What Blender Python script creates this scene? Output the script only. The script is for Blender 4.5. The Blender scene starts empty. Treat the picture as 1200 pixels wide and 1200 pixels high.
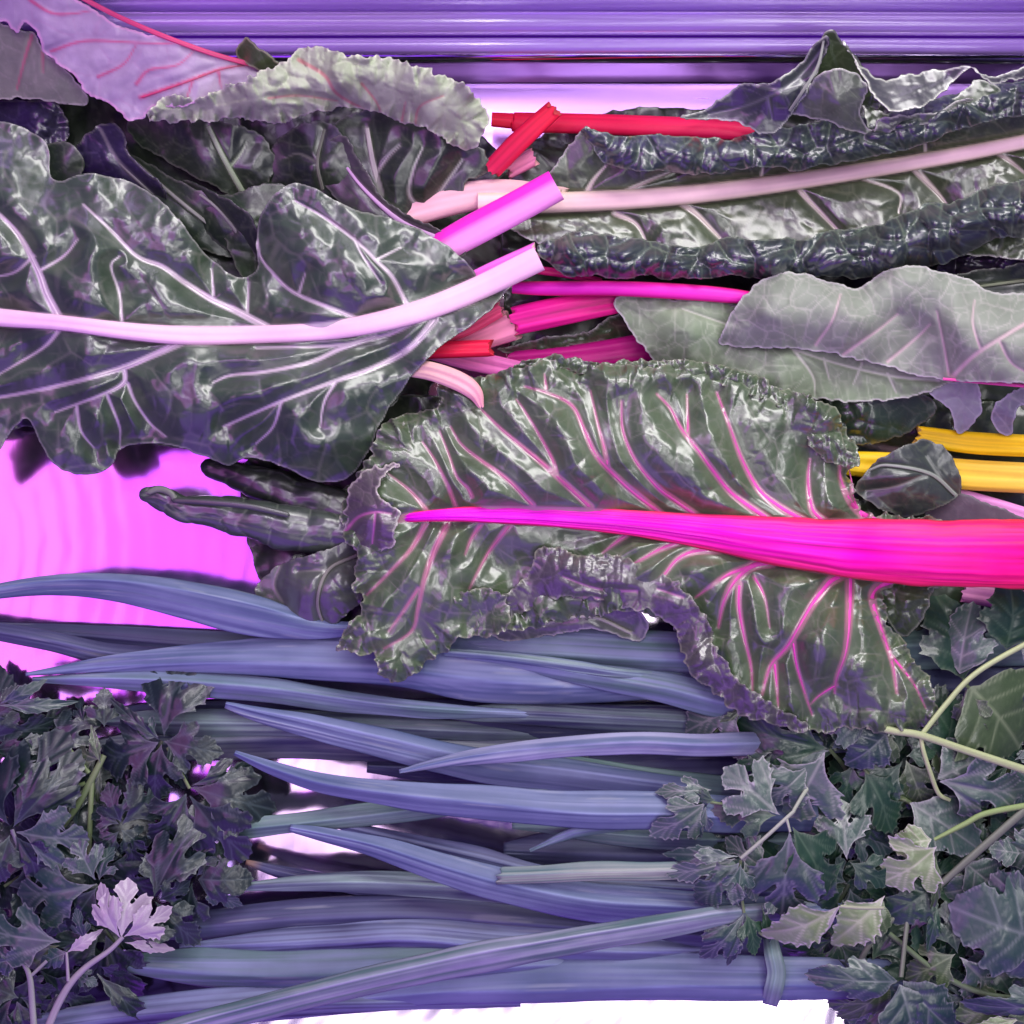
import bpy, math, random
import numpy as np

# ------------------------------------------------------------------ frame
S = 0.0004            # metres per photo pixel on the tray floor
H = 1500.0            # camera height above the tray, in photo pixels
SC = bpy.context.scene
COL = SC.collection

def world(p):
    """(px, py, height) rows -> metres. Things stand at their own height above the tray."""
    p = np.asarray(p, float)
    k = (H - p[:, 2]) / H * S
    return np.stack([(p[:, 0] - 600) * k, -(p[:, 1] - 600) * k, p[:, 2] * S], 1)

# ------------------------------------------------------------------ noise
def _h(ix, iy, seed):
    n = (ix.astype(np.int64) * 374761393 + iy.astype(np.int64) * 668265263 + seed * 974711) & 0x7fffffff
    n = ((n ^ (n >> 13)) * 1274126177) & 0x7fffffff
    n = (n ^ (n >> 16)) & 0xffffff
    return n / float(0xffffff)

def noise(x, y, seed=0):
    x = np.asarray(x, float); y = np.asarray(y, float)
    ix = np.floor(x).astype(np.int64); iy = np.floor(y).astype(np.int64)
    fx = x - ix; fy = y - iy
    u = fx * fx * fx * (fx * (fx * 6 - 15) + 10); v = fy * fy * fy * (fy * (fy * 6 - 15) + 10)
    a = _h(ix, iy, seed); b = _h(ix + 1, iy, seed); c = _h(ix, iy + 1, seed); d = _h(ix + 1, iy + 1, seed)
    return (a + (b - a) * u + (c - a) * v + (a - b - c + d) * u * v) * 2 - 1

def fbm(x, y, seed=0, o=4):
    s = 0; a = .5
    for k in range(o):
        s = s + a * noise(x * 2 ** k, y * 2 ** k, seed + k * 17); a *= .5
    return s

def voro(x, y, seed=0):
    """distance to cell centre, and distance to the cell border"""
    ix = np.floor(x).astype(np.int64); iy = np.floor(y).astype(np.int64)
    f1 = np.full(x.shape, 9.); f2 = np.full(x.shape, 9.); cid = np.zeros(x.shape)
    for i in (-1, 0, 1):
        for j in (-1, 0, 1):
            cx = ix + i; cy = iy + j
            d = np.hypot(cx + .1 + .8 * _h(cx, cy, seed) - x, cy + .1 + .8 * _h(cx, cy, seed + 5) - y)
            m = d < f1
            f2 = np.where(m, f1, np.minimum(f2, d)); cid = np.where(m, _h(cx, cy, seed + 9), cid); f1 = np.where(m, d, f1)
    return f1, f2 - f1, cid

def sstep(a, b, x):
    t = np.clip((x - a) / (b - a), 0, 1)
    return t * t * (3 - 2 * t)

# ------------------------------------------------------------------ curves
def spline(pts, n=10, closed=False):
    p = np.asarray(pts, float)
    if closed:
        q = np.concatenate([p[-1:], p, p[:2]])
    else:
        q = np.concatenate([2 * p[:1] - p[1:2], p, 2 * p[-1:] - p[-2:-1]])
    out = []
    t = np.linspace(0, 1, n, endpoint=False)[:, None]
    for i in range(1, len(q) - 2):
        p0, p1, p2, p3 = q[i - 1], q[i], q[i + 1], q[i + 2]
        out.append(.5 * (2 * p1 + (p2 - p0) * t + (2 * p0 - 5 * p1 + 4 * p2 - p3) * t * t + (3 * p1 - p0 - 3 * p2 + p3) * t ** 3))
    out = np.concatenate(out)
    return out if closed else np.concatenate([out, p[-1:]])

def resample(p, step, closed=False):
    q = np.concatenate([p, p[:1]]) if closed else p
    d = np.concatenate([[0], np.cumsum(np.hypot(*(np.diff(q[:, :2], axis=0).T)))])
    n = max(3, int(round(d[-1] / step)))
    t = np.linspace(0, d[-1], n, endpoint=not closed)
    return np.stack([np.interp(t, d, q[:, k]) for k in range(q.shape[1])], 1)

def seg_dist(P, A, B, extra=None):
    """nearest distance of points P to segments A-B; returns dist, index, t"""
    best = np.full(len(P), 1e9); bi = np.zeros(len(P), int); bt = np.zeros(len(P))
    for c in range(0, len(A), 1):
        ab = B[c] - A[c]; L = ab @ ab + 1e-9
        t = np.clip(((P - A[c]) @ ab) / L, 0, 1)
        d = np.hypot(P[:, 0] - A[c, 0] - t * ab[0], P[:, 1] - A[c, 1] - t * ab[1])
        if extra is not None:
            d = d - (extra[0][c] + (extra[1][c] - extra[0][c]) * t)
        m = d < best
        best[m] = d[m]; bi[m] = c; bt[m] = t[m]
    return best, bi, bt

def inside(P, poly):
    r = np.zeros(len(P), bool)
    x, y = P[:, 0], P[:, 1]
    n = len(poly)
    for i in range(n):
        x1, y1 = poly[i]; x2, y2 = poly[(i + 1) % n]
        if y1 == y2: continue
        c = ((y1 > y) != (y2 > y)) & (x < (x2 - x1) * (y - y1) / (y2 - y1) + x1)
        r ^= c
    return r

def tps(ctrl):
    c = np.asarray(ctrl, float)
    n = len(c)
    if n == 1:
        return lambda P: np.full(len(P), c[0, 2])
    sc = 100.
    def K(r2): return .5 * r2 * np.log(r2 + 1e-9)
    xy = c[:, :2] / sc
    d2 = ((xy[:, None] - xy[None]) ** 2).sum(-1)
    A = np.zeros((n + 3, n + 3)); A[:n, :n] = K(d2) + np.eye(n) * .04
    A[:n, n] = 1; A[:n, n + 1:] = xy; A[n, :n] = 1; A[n + 1:, :n] = xy.T
    A[n:, n:] += np.eye(3) * -1e-4
    w = np.linalg.solve(A, np.concatenate([c[:, 2], np.zeros(3)]))
    lo, hi = c[:, 2].min() - 25, c[:, 2].max() + 25
    def f(P):
        q = np.asarray(P)[:, :2] / sc
        d = ((q[:, None] - xy[None]) ** 2).sum(-1)
        return np.clip(K(d) @ w[:n] + w[n] + q @ w[n + 1:], lo, hi)
    return f

# ------------------------------------------------------------------ objects
def link(name, verts, faces, cols, mat, parent=None, smooth=True, solid=None, sharp_caps=False):
    verts = np.asarray(verts, float)
    if parent is not None:
        verts = verts - np.array(parent['_w'])
    me = bpy.data.meshes.new(name)
    me.from_pydata(verts.tolist(), [], [tuple(int(i) for i in f) for f in faces])
    if cols is not None:
        a = me.attributes.new('tint', 'FLOAT_COLOR', 'POINT')
        c = np.ones((len(verts), 4)); c[:, :3] = cols
        a.data.foreach_set('color', np.clip(c, 0, 1).ravel())
    me.polygons.foreach_set('use_smooth', [smooth] * len(me.polygons))
    me.materials.append(mat)
    me.update()
    o = bpy.data.objects.new(name, me); COL.objects.link(o)
    if parent is not None:
        o.parent = parent; o['_w'] = parent['_w']
    else:
        o['_w'] = (0., 0., 0.)
    if solid:
        m = o.modifiers.new('thickness', 'SOLIDIFY'); m.thickness = solid * S; m.offset = -1
    return o

def tag(o, label, cat, group=None, kind=None):
    o['label'] = label; o['category'] = cat
    if group: o['group'] = group
    if kind: o['kind'] = kind
    return o

def thing(name, label, cat, at, group=None):
    o = bpy.data.objects.new(name, None); COL.objects.link(o)
    w = world(np.array([at], float))[0]
    o.location = w; o['_w'] = tuple(float(v) for v in w); o.empty_display_size = .01
    return tag(o, label, cat, group)

# ------------------------------------------------------------------ a leaf blade
class Blade:
    def __init__(s, outline, ctrl, veins=(), step=2.0, seed=1, pucker=4., cell=34., cell2=13., rough=1.2, ruffle=0., ruf_w=22., ruf_l=16.,
                 wob=1.5, wob_l=9., edge=0., edge_w=12., quilt=5., quilt_w=9., smooth=6, vein_groove=1.5,
                 c1=(.02, .035, .015), c2=(.05, .075, .03), cv=(.35, .4, .25), cnet=(.09, .13, .06), rim=(.3, .34, .25), net=1., fine=.5, coarse=0., rimw=1.6, even=False):
        s.__dict__.update({k: v for k, v in locals().items() if k != 's'})
        pts = spline(outline, smooth, True) if smooth > 1 else np.asarray(outline, float)
        pts = resample(pts, 2.2, True)
        nx = np.roll(pts, -1, 0) - np.roll(pts, 1, 0)
        nx = np.stack([nx[:, 1], -nx[:, 0]], 1) / (np.hypot(*nx.T)[:, None] + 1e-9)
        a = np.arange(len(pts)) * 2.2
        w = wob * (noise(a / wob_l, a * 0 + seed, seed) + .6 * noise(a / wob_l * 2.3, a * 0 + seed, seed + 3))
        s.poly = pts + nx * w[:, None]
        s.base = tps(ctrl)
        A, B, wa, wb = [], [], [], []
        for v in veins:
            q = spline(np.asarray(v, float), 5)
            A += list(q[:-1, :2]); B += list(q[1:, :2]); wa += list(q[:-1, 2]); wb += list(q[1:, 2])
        s.VA = np.array(A).reshape(-1, 2); s.VB = np.array(B).reshape(-1, 2); s.wa = wa; s.wb = wb

    def edge_info(s, P):
        d, i, t = seg_dist(P, s.poly, np.roll(s.poly, -1, 0))
        return d, (i + t) * 2.2

    def eval(s, P):
        P = np.asarray(P, float)[:, :2]
        x, y = P.T
        d, arc = s.edge_info(P)
        ins = inside(P, s.poly); d = np.where(ins, d, 0)
        z = s.base(P)
        wx = x + 10 * noise(x / 40, y / 40, s.seed); wy = y + 10 * noise(x / 40, y / 40, s.seed + 31)
        f1, e1, id1 = voro(wx / s.cell, wy / s.cell, s.seed)
        g1, e2, id2 = voro(wx / s.cell2, wy / s.cell2, s.seed + 77)
        if len(s.VA):
            dv, _, _ = seg_dist(P, s.VA, s.VB, (s.wa, s.wb))
        else:
            dv = np.full(len(P), 99.)
        away = sstep(0, s.quilt_w, dv)
        calm = sstep(-.35, .45, noise(x / 70 + 3, y / 70, s.seed + 91)) * .75 + .25
        if s.even: calm = 1.0
        b1 = (.65 * (1 - np.clip(f1 / .8, 0, 1) ** 2) + .35 * np.sqrt(np.clip(e1 / .9, 0, 1))) * (.45 + .9 * id1) * calm; b2 = (1 - np.clip(g1 / .8, 0, 1) ** 2) * (.3 + id2) * calm
        z = z + away * (s.pucker * b1 + s.pucker * .34 * b2) + s.quilt * sstep(0, 26, dv) - s.vein_groove * (1 - sstep(-1, 3, dv))
        z = z + s.rough * 3 * fbm(x / 60, y / 60, s.seed + 3) * away + s.rough * .5 * fbm(x / 13, y / 13, s.seed + 8, 2) * away
        if s.coarse:
            z = z + s.coarse * fbm(x / 75, y / 75, s.seed + 51, 2)
        if s.ruffle:
            z = z + s.ruffle * np.exp(-d / s.ruf_w) * (noise(arc / s.ruf_l, d / 26, s.seed + 40) + .5 * noise(arc / s.ruf_l * 2.1, d / 13, s.seed + 41))
        z = z + s.edge * np.exp(-(d / s.edge_w) ** 2)
        # colours
        m = (.5 + .5 * fbm(x / 40, y / 40, s.seed + 60))[:, None]
        c = np.array(s.c1) * (1 - m) + np.array(s.c2) * m
        k = (s.net * .6 * (1 - sstep(.015, .075, e1)) * away)[:, None]
        c = c * (1 - k) + np.array(s.cnet) * k
        k = (s.net * s.fine * .55 * (1 - sstep(.03, .16, e2)) * away)[:, None]
        c = c * (1 - k) + np.array(s.cnet) * k
        if len(s.VA):
            k = (1 - sstep(-.8, 1.4, dv))[:, None] * .95
            c = c * (1 - k) + np.array(s.cv) * k
            k = (.3 * np.exp(-np.clip(dv, 0, 99) / 5))[:, None]
            c = c * (1 - k) + np.array(s.cnet) * k
        k = (.85 * (1 - sstep(s.rimw * .6, s.rimw * 1.6, d)) * ins)[:, None]
        c = c * (1 - k) + np.array(s.rim) * k
        return z, c

    def height(s, P):
        return s.eval(P)[0]

    def build(s, name, mat, parent, solid=1.0):
        g = s.step
        lo = s.poly.min(0) - 2 * g; hi = s.poly.max(0) + 2 * g
        xs = np.arange(lo[0], hi[0], g); ys = np.arange(lo[1], hi[1], g)
        X, Y = np.meshgrid(xs, ys); P = np.stack([X.ravel(), Y.ravel()], 1)
        ins = inside(P, s.poly).reshape(X.shape)
        cell = ins[:-1, :-1] | ins[1:, :-1] | ins[:-1, 1:] | ins[1:, 1:]
        use = np.zeros(X.shape, bool)
        use[:-1, :-1] |= cell; use[1:, :-1] |= cell; use[:-1, 1:] |= cell; use[1:, 1:] |= cell
        idx = -np.ones(X.size, int); u = use.ravel(); idx[u] = np.arange(u.sum())
        Q = P[u]; out = ~ins.ravel()[u]
        if out.any():
            A = s.poly; B = np.roll(A, -1, 0)
            _, bi, bt = seg_dist(Q[out], A, B)
            Q[out] = A[bi] + (B[bi] - A[bi]) * bt[:, None]
        z, c = s.eval(Q)
        I = idx.reshape(X.shape); jj, ii = np.nonzero(cell)
        F = np.stack([I[jj, ii], I[jj + 1, ii], I[jj + 1, ii + 1], I[jj, ii + 1]], 1)
        V = world(np.column_stack([Q, z]))
        return link(name, V, F, c, mat, parent, solid=solid)

# ------------------------------------------------------------------ stems, ribs, rolls
def tube(name, path, mat, parent=None, n=20, flat=.75, step=3., c1=(.8, .02, .3), c2=None, cside=None, stripe=.5, ridge=.6, seed=1, cap=None,
         z=None, blist=0., bcell=22., smooth=8, cnet=None, taper_caps=False, lump=0., solid_half=False, groove=0., swap=None, tilt=0., ragged=0.):
    """path rows: x, y, half width, height of the axis. A swept oval with lengthwise ridges, closed at both ends."""
    p = spline(np.asarray(path, float), smooth); p = resample(p, step)
    if z is not None: p[:, 3] = z(p[:, :2]) + p[:, 3]
    m = len(p)
    t = np.gradient(p[:, :2], axis=0); t /= np.hypot(*t.T)[:, None] + 1e-9
    nrm = np.stack([t[:, 1], -t[:, 0]], 1)          # photo-space left/up side
    ds = np.concatenate([[0], np.cumsum(np.hypot(*np.diff(p[:, :2], axis=0).T))])
    th = np.linspace(0, 2 * math.pi, n, endpoint=False)
    U, T = np.meshgrid(ds, th, indexing='ij')
    R = p[:, 2][:, None] * np.ones_like(T)
    if taper_caps:
        e = np.minimum(ds, ds[-1] - ds)[:, None]
        R = R * np.sqrt(np.clip(1 - (1 - np.clip(e / (R + 1e-6), 0, 1)) ** 2, .02, 1))
    if lump:
        R = R * (1 + lump * noise(U / 28, T * .9, seed + 2))
    arcv = np.sin(T / 2) * 2
    vv = (1 - np.cos(T)) * .5                       # 0 one side .. 1 other side
    rr = R + ridge * noise(U / 160, np.cos(T) * p[:, 2].max() / 2.2, seed) * np.sin(np.abs(T - math.pi))
    ncol = None
    if blist:
        bx = U / bcell + .22 * noise(U / 25, np.cos(T) * 2, seed + 4); by = np.cos(T) * R / bcell * .75 + .22 * noise(U / 25 + 9, np.cos(T) * 2, seed + 5)
        f1, e1, idd = voro(bx, by + 50, seed)
        f3, e3, id3 = voro(bx * 2.1, by * 2.1 + 50, seed + 6)
        rr = rr + blist * ((.6 * (1 - np.clip(f1 / .8, 0, 1) ** 2) + .4 * np.sqrt(np.clip(e1 / .9, 0, 1))) * (.7 + .6 * idd) - .6) + blist * .12 * sstep(0, .6, e3)
        ncol = 1 - sstep(.02, .1, e1)
    X = np.cos(T); Zc = np.sin(T)
    if groove: Zc = np.where(Zc > 0, Zc * (1 - groove * np.exp(-(X / .35) ** 2)), Zc)
    if tilt: X, Zc = X * math.cos(tilt) - Zc * math.sin(tilt), X * math.sin(tilt) + Zc * math.cos(tilt)
    Px = p[:, 0][:, None] + nrm[:, 0][:, None] * rr * X
    Py = p[:, 1][:, None] + nrm[:, 1][:, None] * rr * X
    Pz = p[:, 3][:, None] + rr * flat * Zc
    c2 = c1 if c2 is None else c2
    sn = .5 + .5 * (noise(U / 130, np.cos(T) * p[:, 2].max() / 1.6, seed + 20) * .7 + .5 * noise(U / 60, np.cos(T) * p[:, 2].max() / .8, seed + 21))
    f = (U / ds[-1])
    base = np.array(c1)[None, None] * (1 - f[..., None]) + np.array(c2)[None, None] * f[..., None]
    if swap is not None:                             # a second colour on one flank
        k = sstep(-.15, .25, np.cos(T) * swap[1] - swap[2])[..., None]; base = base * (1 - k) + np.array(swap[0]) * k
    if cside is not None:
        k = (np.abs(np.cos(T)) ** 3)[..., None]; base = base * (1 - k) + np.array(cside) * k
    C = base * (1 + stripe * (sn - .55))[..., None]
    if ncol is not None and cnet is not None:
        C = C * (1 - .6 * ncol[..., None]) + np.array(cnet) * .6 * ncol[..., None]
    if ragged:
        for e, sg in ((0, -1), (m - 1, 1)):
            off = sg * ragged * p[e, 2] * (noise(np.cos(th) * 3.1, np.sin(th) * 2.3, seed + 70 + e) + .5 * noise(np.cos(th) * 9, np.sin(th) * 7, seed + 71 + e))
            Px[e] += t[e, 0] * off; Py[e] += t[e, 1] * off
    V = np.stack([Px, Py, Pz], -1).reshape(-1, 3); C = C.reshape(-1, 3)
    i = np.arange(m - 1)[:, None] * n; j = np.arange(n)[None]
    F = np.stack([i + (j + 1) % n, i + n + (j + 1) % n, i + n + j, i + j], -1).reshape(-1, 4).tolist()
    capc = np.array(cap if cap is not None else c1)
    for k0, rev in ((0, True), (m - 1, False)):      # cut ends, a little darker at the centre, on vertices of their own
        ring = V[k0 * n:(k0 + 1) * n]; base_i = len(V)
        V = np.concatenate([V, ring, ring.mean(0)[None]])
        C = np.concatenate([C, np.tile(capc * 1.0, (n, 1)), capc[None] * .85])
        for a in range(n):
            b = (a + 1) % n
            F.append([base_i + a, base_i + b, base_i + n] if not rev else [base_i + b, base_i + a, base_i + n])
    return link(name, world(V), F, C, mat, parent)

def strap(name, path, mat, parent=None, fold=.30, seed=1, c1=(.1, .12, .2), c2=(.18, .2, .3), n=30, step=4., roll=0., solid=1.6, jag=0., tipc=None, crease=0., bend=0., under=130., arch=.09):
    """A leek leaf: a long ribbon creased along its middle. path rows x, y, half width, height."""
    path = np.asarray(path, float)
    if under:
        d0 = path[0, :2] - path[1, :2]; d0 = d0 / np.hypot(*d0)
        path = np.concatenate([[[path[0, 0] + d0[0] * under, path[0, 1] + d0[1] * under * .5, max(path[0, 2] * .8, 8), max(3, path[0, 3] * .3 - 4)]], path])
    if path[-1, 2] > 6 and not jag and under:
        d0 = path[-1, :2] - path[-2, :2]; d0 = d0 / np.hypot(*d0)
        path = np.concatenate([path, [[path[-1, 0] + d0[0] * 90, path[-1, 1] + d0[1] * 90, path[-1, 2] * .25, max(3, path[-1, 3] - 10)]]])
    p = spline(path, 8); p = resample(p, step); m = len(p)
    t = np.gradient(p[:, :2], axis=0); t /= np.hypot(*t.T)[:, None] + 1e-9
    nrm = np.stack([t[:, 1], -t[:, 0]], 1)
    ds = np.concatenate([[0], np.cumsum(np.hypot(*np.diff(p[:, :2], axis=0).T))])
    v = np.linspace(-1, 1, n)
    U, Vv = np.meshgrid(ds, v, indexing='ij'); W = p[:, 2][:, None] + 0 * Vv
    cr = crease + .12 * noise(U / 240, U * 0 + seed, seed + 5)
    a = np.where(Vv > cr, (Vv - cr) / (1 - cr), (cr - Vv) / (1 + cr))
    Z = p[:, 3][:, None] + fold * W * (1 - np.sqrt(a * a + .004)) * 1.6 + roll * W * Vv + 1.6 * noise(U / 90, Vv * 1.5, seed + 9) + .55 * noise(U / 300, Vv * W / 1.7, seed)
    Z = Z - .10 * W * a ** 4
    Z = Z - arch * W * Vv ** 2
    if bend: Z = Z + bend * np.sin(U / ds[-1] * math.pi)
    xo = 0 * U
    if jag: xo = np.where(U > ds[-1] - 1, jag * noise(Vv * 4, Vv * 0, seed + 2), 0)
    ew = 1.2 * noise(U / 70, np.sign(Vv), seed + 30) * np.abs(Vv) * np.clip(W / 12, 0, 1)
    Px = p[:, 0][:, None] + nrm[:, 0][:, None] * (W * Vv + ew) + t[:, 0][:, None] * xo
    Py = p[:, 1][:, None] + nrm[:, 1][:, None] * (W * Vv + ew) + t[:, 1][:, None] * xo
    s1 = noise(U / 260, Vv * W / 2.1, seed + 20); s2 = noise(U / 120, Vv * W / 5.5, seed + 21); s3 = fbm(U / 70, Vv * W / 30, seed + 22, 3)
    k = np.clip(.5 + .42 * s1 + .35 * s2 + .4 * s3, 0, 1)[..., None]
    C = np.array(c1) * (1 - k) + np.array(c2) * k
    C = C * (1 + .35 * np.exp(-((Vv - cr) * W / 1.4) ** 2))[..., None]
    sc = (.6 * sstep(.42, .7, noise(U / 70, Vv * W / 1.6, seed + 33)) * sstep(.1, .5, noise(U / 80, Vv * 2, seed + 34)))[..., None]
    C = C * (1 - .4 * sc) + np.array((.42, .46, .44)) * .4 * sc
    if tipc is not None:
        k = sstep(ds[-1] - 22, ds[-1], U)[..., None]; C = C * (1 - k) + np.array(tipc) * k
    Vt = np.stack([Px, Py, Z], -1).reshape(-1, 3)
    i = np.arange(m - 1)[:, None] * n; j = np.arange(n - 1)[None]
    F = np.stack([i + j, i + n + j, i + n + j + 1, i + j + 1], -1).reshape(-1, 4)
    return link(name, world(Vt), F, C.reshape(-1, 3), mat, parent, solid=solid)

def roll(path, seed, drop=.9, rise=.62, **kw):
    """a leaf margin that curls over along a path: rows x, y, half width, height"""
    p = resample(spline(np.asarray(path, float), 8), 16)
    t = np.gradient(p[:, :2], axis=0); t /= np.hypot(*t.T)[:, None] + 1e-9
    nrm = np.stack([t[:, 1], -t[:, 0]], 1)
    k = np.arange(len(p)); e = np.minimum(k, k[::-1]) / 2.5
    w = p[:, 2] * np.clip(.35 + .65 * e, .35, 1) * (1 + .20 * noise(k / 1.9, k * 0, seed)); w2 = p[:, 2] * np.clip(.35 + .65 * e, .35, 1) * (1 + .20 * noise(k / 1.9, k * 0, seed + 4))
    up = p[:, :2] + nrm * w[:, None]; dn = p[:, :2] - nrm * w2[:, None]
    ol = np.concatenate([up, dn[::-1]])
    c = [(a[0], a[1], h + rise * q) for a, q, h in zip(p[::2, :2], p[::2, 2], p[::2, 3])]
    for s_, r in ((up, .8), (dn, .8)):
        c += [(a[0], a[1], h - drop * q * r) for a, q, h in zip(s_[::2], p[::2, 2], p[::2, 3])]
    q = dict(seed=seed, step=1.6, even=True, pucker=17, cell=34, cell2=15, quilt=0, coarse=9, ruffle=4, ruf_l=12, ruf_w=9, wob=1.6, wob_l=12, rough=1.6, rimw=1.2); q.update(kw)
    return Blade(ol, c, [], **q)

# ------------------------------------------------------------------ materials
def nodes(name):
    m = bpy.data.materials.new(name); m.use_nodes = True
    t = m.node_tree; b = t.nodes['Principled BSDF']
    return m, t, b

def leafmat(name, rough=.36, spec=.5, coat=.25, bump=.25, scale=900., trans=0., var=.25, coat_r=.2, coat_ior=1.5):
    m, t, b = nodes(name); N = t.nodes; L = t.links
    at = N.new('ShaderNodeAttribute'); at.attribute_name = 'tint'
    tc = N.new('ShaderNodeTexCoord')
    n1 = N.new('ShaderNodeTexNoise'); n1.inputs['Scale'].default_value = 130; n1.inputs['Detail'].default_value = 5
    n2 = N.new('ShaderNodeTexNoise'); n2.inputs['Scale'].default_value = scale; n2.inputs['Detail'].default_value = 4
    L.new(tc.outputs['Object'], n1.inputs['Vector']); L.new(tc.outputs['Object'], n2.inputs['Vector'])
    mr = N.new('ShaderNodeMapRange'); mr.inputs['To Min'].default_value = 1 - var; mr.inputs['To Max'].default_value = 1 + var
    L.new(n1.outputs['Fac'], mr.inputs['Value'])
    mx = N.new('ShaderNodeVectorMath'); mx.operation = 'SCALE'
    L.new(at.outputs['Color'], mx.inputs[0]); L.new(mr.outputs['Result'], mx.inputs['Scale'])
    L.new(mx.outputs['Vector'], b.inputs['Base Color'])
    rr = N.new('ShaderNodeMapRange'); rr.inputs['To Min'].default_value = rough - .08; rr.inputs['To Max'].default_value = rough + .1
    L.new(n1.outputs['Fac'], rr.inputs['Value']); L.new(rr.outputs['Result'], b.inputs['Roughness'])
    bp = N.new('ShaderNodeBump'); bp.inputs['Strength'].default_value = bump; bp.inputs['Distance'].default_value = .0006
    L.new(n2.outputs['Fac'], bp.inputs['Height']); L.new(bp.outputs['Normal'], b.inputs['Normal'])
    b.inputs['Specular IOR Level'].default_value = spec
    b.inputs['Coat Weight'].default_value = coat; b.inputs['Coat Roughness'].default_value = coat_r
    b.inputs['Coat IOR'].default_value = coat_ior
    if trans:
        out = N['Material Output']; tr = N.new('ShaderNodeBsdfTranslucent'); mixs = N.new('ShaderNodeMixShader'); mixs.inputs['Fac'].default_value = trans
        L.new(mx.outputs['Vector'], tr.inputs['Color']); L.new(b.outputs['BSDF'], mixs.inputs[1]); L.new(tr.outputs['BSDF'], mixs.inputs[2]); L.new(mixs.outputs['Shader'], out.inputs['Surface'])
    return m

def steel(name, col=(.75, .7, .8), rough=.28, streak=(3., 220., 1.), bump=.15, wave=0., swirl=False):
    m, t, b = nodes(name); N = t.nodes; L = t.links
    tc = N.new('ShaderNodeTexCoord'); mp = N.new('ShaderNodeMapping'); mp.inputs['Scale'].default_value = streak
    n1 = N.new('ShaderNodeTexNoise'); n1.inputs['Scale'].default_value = 6; n1.inputs['Detail'].default_value = 5
    L.new(tc.outputs['Object'], mp.inputs['Vector']); L.new(mp.outputs['Vector'], n1.inputs['Vector'])
    rr = N.new('ShaderNodeMapRange'); rr.inputs['To Min'].default_value = rough * .6; rr.inputs['To Max'].default_value = rough * 1.4
    L.new(n1.outputs['Fac'], rr.inputs['Value']); L.new(rr.outputs['Result'], b.inputs['Roughness'])
    b.inputs['Metallic'].default_value = 1; b.inputs['Base Color'].default_value = (*col, 1)
    bp = N.new('ShaderNodeBump'); bp.inputs['Strength'].default_value = bump; bp.inputs['Distance'].default_value = .0004
    L.new(n1.outputs['Fac'], bp.inputs['Height'])
    last = bp
    if wave:
        n2 = N.new('ShaderNodeTexNoise'); n2.inputs['Scale'].default_value = 14; n2.inputs['Detail'].default_value = 2
        L.new(tc.outputs['Object'], n2.inputs['Vector'])
        b2 = N.new('ShaderNodeBump'); b2.inputs['Strength'].default_value = wave; b2.inputs['Distance'].default_value = .004
        L.new(n2.outputs['Fac'], b2.inputs['Height']); L.new(bp.outputs['Normal'], b2.inputs['Normal']); last = b2
    if swirl:
        mp2 = N.new('ShaderNodeMapping'); mp2.inputs['Location'].default_value = swirl
        wv = N.new('ShaderNodeTexWave'); wv.wave_type = 'RINGS'; wv.rings_direction = 'Z'; wv.inputs['Scale'].default_value = 30; wv.inputs['Distortion'].default_value = 5; wv.inputs['Detail'].default_value = 3; wv.inputs['Detail Scale'].default_value = .6
        L.new(tc.outputs['Object'], mp2.inputs['Vector']); L.new(mp2.outputs['Vector'], wv.inputs['Vector'])
        b3 = N.new('ShaderNodeBump'); b3.inputs['Strength'].default_value = .14; b3.inputs['Distance'].default_value = .0004
        L.new(wv.outputs['Fac'], b3.inputs['Height']); L.new(last.outputs['Normal'], b3.inputs['Normal']); last = b3
    L.new(last.outputs['Normal'], b.inputs['Normal'])
    return m

random.seed(4)
M = dict(
    glossy=leafmat('glossy_leaf', .42, .35, .8, .06, 1400, coat_r=.25, coat_ior=1.85),
    dull=leafmat('leaf_underside', .5, .4, .06, .12, 1100),
    dark=leafmat('dark_leaf', .42, .35, .6, .07, 1200, coat_r=.26, coat_ior=1.75),
    stem=leafmat('chard_stem_skin', .45, .22, .05, .05, 700, var=.1, coat_r=.3),
    leek=leafmat('leek_skin', .5, .4, .0, .06, 1500, var=.12),
    parsley=leafmat('parsley_skin', .40, .35, .55, .08, 1300, trans=.06, coat_r=.2, coat_ior=1.6),
    floor=steel('tray_steel', (.86, .74, .88), .14, (16., 1.2, 1.), .12, .3, (.30, .02, 0)),
    wall=steel('mirror_steel', (.7, .6, .84), .14, (2., 4., 4.), .0),
    rail=steel('rail_steel', (.68, .50, .92), .46, (1., 4., 4.), .0),
)

_rm, _rt, _rb = nodes('lilac_rail'); M['rail'] = _rm
_rb.inputs['Base Color'].default_value = (.62, .42, .92, 1); _rb.inputs['Transmission Weight'].default_value = .45; _rb.inputs['Roughness'].default_value = .30; _rb.inputs['Specular IOR Level'].default_value = .8
_rb.inputs['Coat Weight'].default_value = .6; _rb.inputs['Coat Roughness'].default_value = .12
_rn = _rt.nodes.new('ShaderNodeTexNoise'); _rn.inputs['Scale'].default_value = 9
_rr = _rt.nodes.new('ShaderNodeMapRange'); _rr.inputs['To Min'].default_value = .12; _rr.inputs['To Max'].default_value = .34
_rt.links.new(_rn.outputs['Fac'], _rr.inputs['Value']); _rt.links.new(_rr.outputs['Result'], _rb.inputs['Roughness'])

# ================================================================== the tray
def sheet(name, verts, faces, mat, kind='structure', smooth=False):
    o = link(name, verts, faces, None, mat, None, smooth); o['kind'] = kind
    return o

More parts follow.
